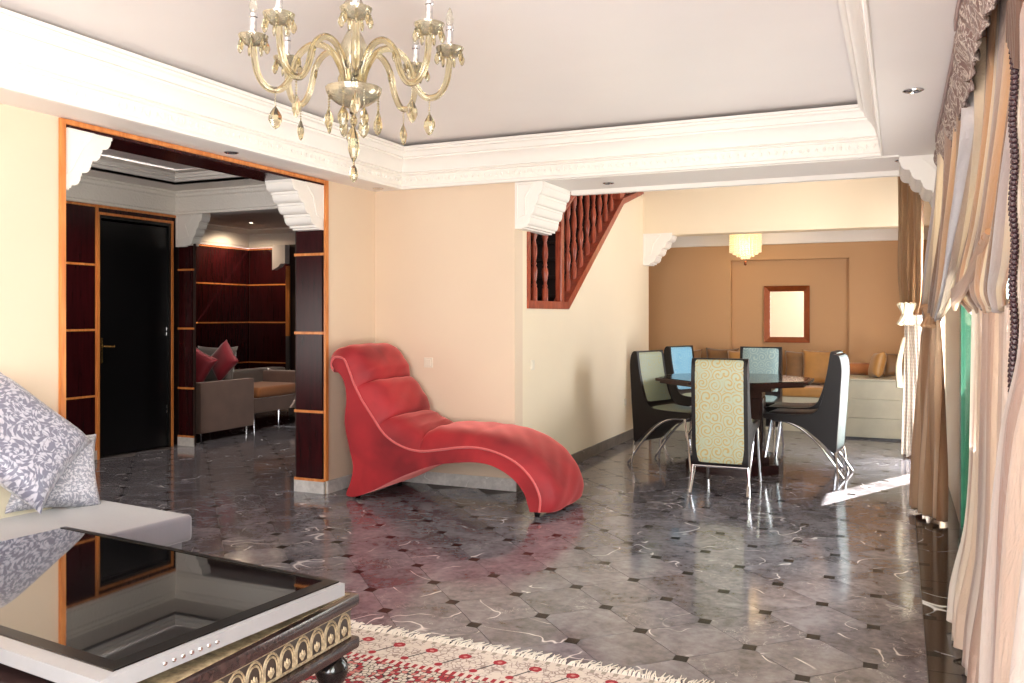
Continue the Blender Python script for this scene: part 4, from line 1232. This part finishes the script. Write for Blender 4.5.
# ---------------------------------------------------------------- chandelier
def make_chandelier():
    C = Vector((-1.905, 2.78, 0))
    ch = root('crystal_chandelier', (C.x, C.y, ZT - .02), 'eight armed champagne crystal chandelier under the raised ceiling', 'chandelier')
    z0 = -ZT
    def pm(bm, m, sm=True): return mesh(bm, m, sm, 40)
    obj('ceiling_rose', lathe(B(), [(.0, .02), (.07, .02), (.075, -.0), (.04, -.05), (0, -.05)], 24), 'chrome', ch, smooth=True)
    obj('central_stem', lathe(B(), [(.012, 2.22 + z0), (.03, 2.26 + z0), (.02, 2.28 + z0), (.045, 2.33 + z0), (.058, 2.39 + z0), (.035, 2.44 + z0), (.018, 2.47 + z0), (.03, 2.50 + z0), (.045, 2.55 + z0), (.02, 2.60 + z0), (.012, 2.67 + z0)], 20), 'opal', ch, smooth=True)
    obj('hub_bowl', lathe(B(), [(.0, 2.148 + z0), (.012, 2.15 + z0), (.02, 2.165 + z0), (.06, 2.18 + z0), (.095, 2.205 + z0), (.105, 2.225 + z0), (.108, 2.24 + z0), (.10, 2.24 + z0), (.09, 2.22 + z0), (.0, 2.21 + z0)], 28), 'opal', ch, smooth=True)
    # shared meshes
    arm = pm(tube(B(), smooth_path([(.03, 0, 2.225 + z0), (.045, 0, 2.31 + z0), (.09, 0, 2.385 + z0), (.15, 0, 2.40 + z0), (.205, 0, 2.355 + z0), (.235, 0, 2.27 + z0), (.275, 0, 2.222 + z0), (.325, 0, 2.232 + z0), (.358, 0, 2.29 + z0), (.37, 0, 2.385 + z0)], 6), .013, 10), 'crystal')
    cup = pm(lathe(B(), [(.008, -.03), (.03, -.026), (.05, -.006), (.056, .008), (.05, .010), (.03, -.002), (.0, -.002)], 22), 'opal')
    tubem = pm(lathe(B(), [(.011, 0), (.0135, .004), (.0135, .075), (.0165, .078), (.0165, .09), (.012, .095), (0, .095)], 14), 'chrome')
    bulb = pm(lathe(B(), [(.008, .09), (.014, .105), (.016, .12), (.011, .145), (.003, .165), (0, .166)], 12), 'crystal_clear')
    def drop_mesh(h, r, n=8, chain=0):
        bm = B(); prof = [(0, -chain - h), (r * .55, -chain - h * .88), (r, -chain - h * .6), (r * .9, -chain - h * .38), (r * .35, -chain - h * .12), (0, -chain)]
        lathe(bm, prof, n)
        for v in bm.verts: v.co.y *= .55
        z = 0
        while z < chain:
            bmesh.ops.create_icosphere(bm, subdivisions=1, radius=.0045, matrix=Matrix.Translation((0, 0, -z - .004))); z += .010
        return mesh(bm, 'crystal')
    small = drop_mesh(.042, .010); big = drop_mesh(.088, .026, 10, .055); long_ = drop_mesh(.085, .022, 10, .075); bead = drop_mesh(.05, .012, 8, .012)
    base_ang = math.atan2(-C.y, -C.x)       # one arm points at the camera
    for k in range(8):
        a = base_ang + k * PI / 4 + .02
        am = new('arm', arm, ch, (0, 0, 0), (0, 0, a))
        new('candle_cup', cup, am, (.37, 0, 2.41 + z0))
        new('candle_tube', tubem, am, (.37, 0, 2.41 + z0))
        new('bulb', bulb, am, (.37, 0, 2.41 + z0))
        for q in range(7):
            b = 2 * PI * q / 7 + k
            new('crystal_drop', bead, am, (.37 + .05 * math.cos(b), .05 * math.sin(b), 2.415 + z0), (0, 0, b))
        new('crystal_drop', big, am, (.29, 0, 2.215 + z0), (0, 0, .5 + k))
        new('crystal_drop', small, am, (.205, 0, 2.35 + z0), (0, 0, k))
    for q in range(8):
        b = base_ang + (q + .5) * PI / 4
        new('crystal_drop', long_ if q % 2 else long_, ch, (.10 * math.cos(b), .10 * math.sin(b), 2.23 + z0), (0, 0, b + PI / 2 + .4))
    fin = B(); lathe(fin, [(0, 1.88 + z0), (.012, 1.892 + z0), (.017, 1.91 + z0), (.012, 1.935 + z0), (.004, 1.947 + z0), (.004, 1.96 + z0), (.014, 1.98 + z0), (.022, 2.01 + z0), (.019, 2.05 + z0), (.006, 2.085 + z0), (.004, 2.09 + z0), (.014, 2.11 + z0), (.014, 2.125 + z0), (.004, 2.148 + z0)], 10)
    obj('bottom_finial', fin, 'crystal', ch)


make_chandelier()


# ---------------------------------------------------------------- rug, coffee table, television
def make_rug():
    x0, x1, y1, y0 = -3.0, -.32, 3.12, .2
    r = tag(obj('persian_rug', bbox(x0, x1, y0 - y1, 0, 0, .010, .002), 'rug', loc=(0, y1, .001)), 'cream and crimson patterned rug with a woolly fringe under the carved table', 'rug')
    bm = B(); rnd = random.Random(5); x = x0
    while x < x1:
        dx = rnd.uniform(-.028, .028); L = rnd.uniform(.05, .105)
        p = [(x, 0, .006), (x + dx * .4, L * .4, .010 + rnd.uniform(0, .006)), (x + dx, L, .003)]
        tube(bm, p, [.0034, .003, .0016], 4, False); x += .0066
    o = obj('fringe', bm, 'fringe_wool', r, loc=(0, 0, 0)); o['kind'] = 'stuff'
    return r


make_rug()


def make_coffee_table():
    X0, X1, Y0, Y1 = -2.95, -1.55, .95, 2.30
    t = root('coffee_table', ((X0 + X1) / 2, (Y0 + Y1) / 2, .011), 'carved dark wood and brass coffee table on ball legs, on the rug', 'coffee table')
    top = .478
    def ringbox(a, z0, z1, mat, nm, bev=.006, inner=.2):
        bm = bbox(X0 - a, X1 + a, Y0 - a, Y1 + a, z0, z1, bev); return obj(nm, bm, mat, t, world=True, smooth=True, angle=30)
    ringbox(0, top - .040, top, 'dark_wood', 'top_moulding', .014)
    obj('top_inlay', box(B(), X1 - .16, X1 - .02, Y0 + .3, Y1 - .03, top, top + .0015), 'carved_gold', t, world=True)
    ringbox(-.022, top - .135, top - .040, 'carved_recess', 'frieze_board', .001)
    ringbox(.0, top - .172, top - .135, 'dark_wood', 'lower_moulding', .012)
    # carved arches along the two visible sides
    def arch_mesh():
        bm = B(); w = .046
        for rr, th in ((.046, .0045), (.035, .004)):
            P = [(rr * math.cos(a), 0, -.012 + rr * 1.15 * math.sin(a)) for a in [PI * k / 10 for k in range(11)]]
            P = [(rr, 0, -.05)] + P + [(-rr, 0, -.05)]
            tube(bm, P, th, 5)
        tube(bm, [(-.05, 0, -.052), (.05, 0, -.052)], .006, 5); tube(bm, [(-.05, 0, .050), (.05, 0, .050)], .005, 5)
        for a in (-.6, 0, .6):
            tube(bm, [(0, 0, -.04), (math.sin(a) * .02, 0, -.04 + math.cos(a) * .022), (math.sin(a) * .024, 0, -.04 + math.cos(a) * .036)], [.004, .008, .002], 5)
        for v in bm.verts: v.co.y = v.co.y * .9
        return mesh(bm, 'carved_gold')
    am = arch_mesh(); zc = top - .0875
    n = 19
    for k in range(n):
        y = Y0 + .06 + (Y1 - Y0 - .12) * k / (n - 1)
        o = new('carved_arch', am, t, (X1 - .022, y, zc), (0, 0, PI / 2), world=True); o.scale = (.72, 1, .82)
        x = X0 + .06 + (X1 - X0 - .12) * k / (n - 1)
        o = new('carved_arch', am, t, (x, Y0 + .022, zc), (0, 0, 0), world=True); o.scale = (.72, 1, .82)
    leg = [(.02, 0), (.03, .01), (.032, .04), (.02, .06), (.03, .08), (.046, .11), (.05, .14), (.044, .165), (.025, .18), (.028, .19), (.044, .21), (.052, .235), (.048, .262), (.032, .28), (.034, .285), (.04, .29), (.04, .302)]
    lm = mesh(lathe(B(), leg, 20), 'black_lacquer', True)
    for x in (X0 + .07, X1 - .06):
        for y in (Y0 + .07, Y1 - .07): new('leg', lm, t, (x, y, .011), world=True)
    # television lying face up on the table, one edge propped slightly
    rz = R(-6); w, d = 1.38, .81
    c = Vector((-2.255, 1.85, .0))
    tv = root('flat_television', (c.x, c.y, top + .002), 'big black glass screen with a silver frame lying face up on the carved table', 'television', rz)
    TI = 0.0
    T = Matrix.Rotation(TI, 4, 'X')
    def tvo(nm, bm, mat, **k):
        return obj(nm, bm, mat, tv, loc=(0, 0, .026), rot=(TI, 0, 0), **k)
    bm = B(); P = [(-w / 2, -d / 2), (w / 2, -d / 2), (w / 2, d / 2), (-w / 2, d / 2)]; i = .014
    Q = [(-w / 2 + .004, -d / 2 + .042), (w / 2 - i, -d / 2 + .042), (w / 2 - i, d / 2 - .006), (-w / 2 + .004, d / 2 - .006)]
    lo = [bm.verts.new((a, b, 0)) for a, b in P]; up_ = [bm.verts.new((a, b, .037)) for a, b in P]; inn = [bm.verts.new((a, b, .040)) for a, b in Q]; inn2 = [bm.verts.new((a, b, .033)) for a, b in Q]
    for k in range(4):
        m = (k + 1) % 4
        bm.faces.new((lo[k], lo[m], up_[m], up_[k])); bm.faces.new((up_[k], up_[m], inn[m], inn[k])); bm.faces.new((inn[k], inn[m], inn2[m], inn2[k]))
    bm.faces.new(lo[::-1])
    tvo('silver_frame', bm, 'brushed_silver')
    tvo('screen_glass', bbox(-w / 2 + .006, w / 2 - i - .001, -d / 2 + .043, d / 2 - .008, .028, .042, .002), 'screen_glass')
    g0, g1, h0, h1 = -w / 2 + .006, w / 2 - i - .001, -d / 2 + .043, d / 2 - .008
    bm = B(); box(bm, g0, g1, h1 - .022, h1, .0415, .0436); box(bm, g1 - .045, g1, h0, h1 - .022, .0415, .0436); box(bm, g0, g1 - .045, h0, h0 + .035, .0415, .0436)
    tvo('screen_border', bm, 'black_border')
    tvo('base_pad', box(B(), -.5, .5, -.3, .3, -.026, .0), 'black_plastic')
    bt = mesh(lathe(B(), [(.006, 0), (.006, .003), (.0045, .0045), (0, .0045)], 12), 'chrome', True)
    for k in range(7):
        new('button', bt, tv, (w / 2 - .001, -d / 2 + .17 + k * .026, .026 + .018), (0, PI / 2, 0))


make_coffee_table()


# ---------------------------------------------------------------- lilac sofa with damask cushions
def make_sofa():
    s = root('lilac_sofa', (-3.42, 2.2, 0), 'pale lilac grey sofa by the left wall, behind the flat black screen', 'sofa', R(-6))
    def l(x, y): # world->local
        v = Matrix.Rotation(R(6), 3, 'Z') @ Vector((x + 3.45, y - 2.2, 0)); return v.x, v.y
    obj('seat', bbox(-.42, .42, -1.1, .84, .335, .452, .022, 3), 'lilac_fabric', s, smooth=True)
    obj('base', bbox(-.42, .38, -1.08, .81, .27, .335, .006), 'lilac_fabric', s)
    obj('backrest', bbox(-.40, -.25, -1.1, .60, .30, .87, .02, 3), 'cream_fabric', s, smooth=True)
    for x in (-.36, .36):
        for y in (-1.0, .76): obj('leg', bbox(x - .03, x + .03, y - .03, y + .03, 0, .27, .004), 'brushed_silver', s)
    RTv, FWv, UP = RT, FW, Vector((0, 0, 1))
    def W3(l_, d_, z): return RTv * l_ + FWv * d_ + Vector((0, 0, z))
    Bp = W3(-2.08, 3.80, .455); Rp = W3(-2.056, 4.20, .70)
    e1 = (Rp - Bp).normalized(); e2 = (RTv * -.65 + FWv * -.38 + UP * .66); e2 = (e2 - e1 * e2.dot(e1)).normalized()
    cc = Bp + e1 * .25 + e2 * .27 + Vector((.03, -.01, .03))
    cushion('damask_cushion', (.50, .54), cc, e1, e2, 'damask_blue', 'large blue grey damask cushion standing on its corner on the lilac sofa', t=.17)
    cushion('damask_cushion', (.42, .38), (-3.62, 2.83, .62), (.35, .93, -.10), (-.5, -.12, .86), 'damask_silver', 'smaller silver damask cushion lying behind the large blue grey one', t=.14)


make_sofa()


# ---------------------------------------------------------------- furniture in the far panelled room
def make_far_sofas():
    s = root('taupe_sofa', (-7.6, 7.5, 0), 'taupe sofa showing its flat side panel beyond the black door', 'sofa')
    obj('side_panel', bbox(-6.90, -6.80, 7.08, 7.92, .09, .635, .008), 'taupe_fabric', s, world=True)
    obj('seat', bbox(-8.5, -6.90, 7.10, 7.75, .12, .42, .02), 'grey_fabric', s, world=True)
    obj('backrest', bbox(-8.5, -6.90, 7.80, 7.95, .12, .60, .02), 'grey_fabric', s, world=True)
    for x in (-6.86, -8.3):
        for y in (7.14, 7.86): obj('leg', lathe(B(), [(.014, 0), (.014, .10)], 10, (x, y, 0)), 'chrome', s, world=True)
    cushion('sofa_cushion', (.56, .46), (-7.22, 7.74, .78), (1, .1, 0), (0, .25, 1), 'grey_fabric', 'grey back cushion between the two crimson ones on the taupe sofa', t=.16)
    cushion('sofa_cushion', (.36, .36), (-6.99, 7.62, .84), (.7, .1, .7), (-.7, .25, .7), 'crimson_fabric', 'crimson cushion balanced on its corner on the taupe sofa arm', t=.13)
    cushion('sofa_cushion', (.40, .40), (-7.06, 7.26, .80), (.8, .25, -.5), (.4, .2, .9), 'crimson_fabric', 'crimson cushion half hidden behind the pilaster on the taupe sofa', t=.13)
    c = root('orange_seat_sofa', (-7.3, 8.7, 0), 'second taupe sofa with a burnt orange seat and slim chrome legs', 'sofa')
    obj('base', bbox(-7.7, -6.92, 8.06, 9.5, .20, .37, .01), 'taupe_fabric', c, world=True)
    obj('seat', bbox(-7.6, -6.93, 8.15, 9.0, .37, .50, .04, 3), 'orange_fabric', c, world=True, smooth=True)
    obj('backrest', bbox(-7.85, -7.6, 8.06, 9.5, .20, .66, .04, 3), 'grey_fabric', c, world=True, smooth=True)
    obj('armrest', bbox(-7.7, -6.92, 9.02, 9.2, .30, .64, .04, 3), 'taupe_fabric', c, world=True, smooth=True)
    for x, y in ((-6.97, 8.12), (-7.65, 8.12), (-6.97, 9.4), (-7.65, 9.4)): obj('leg', lathe(B(), [(.012, 0), (.012, .20)], 10, (x, y, 0)), 'chrome', c, world=True)


make_far_sofas()
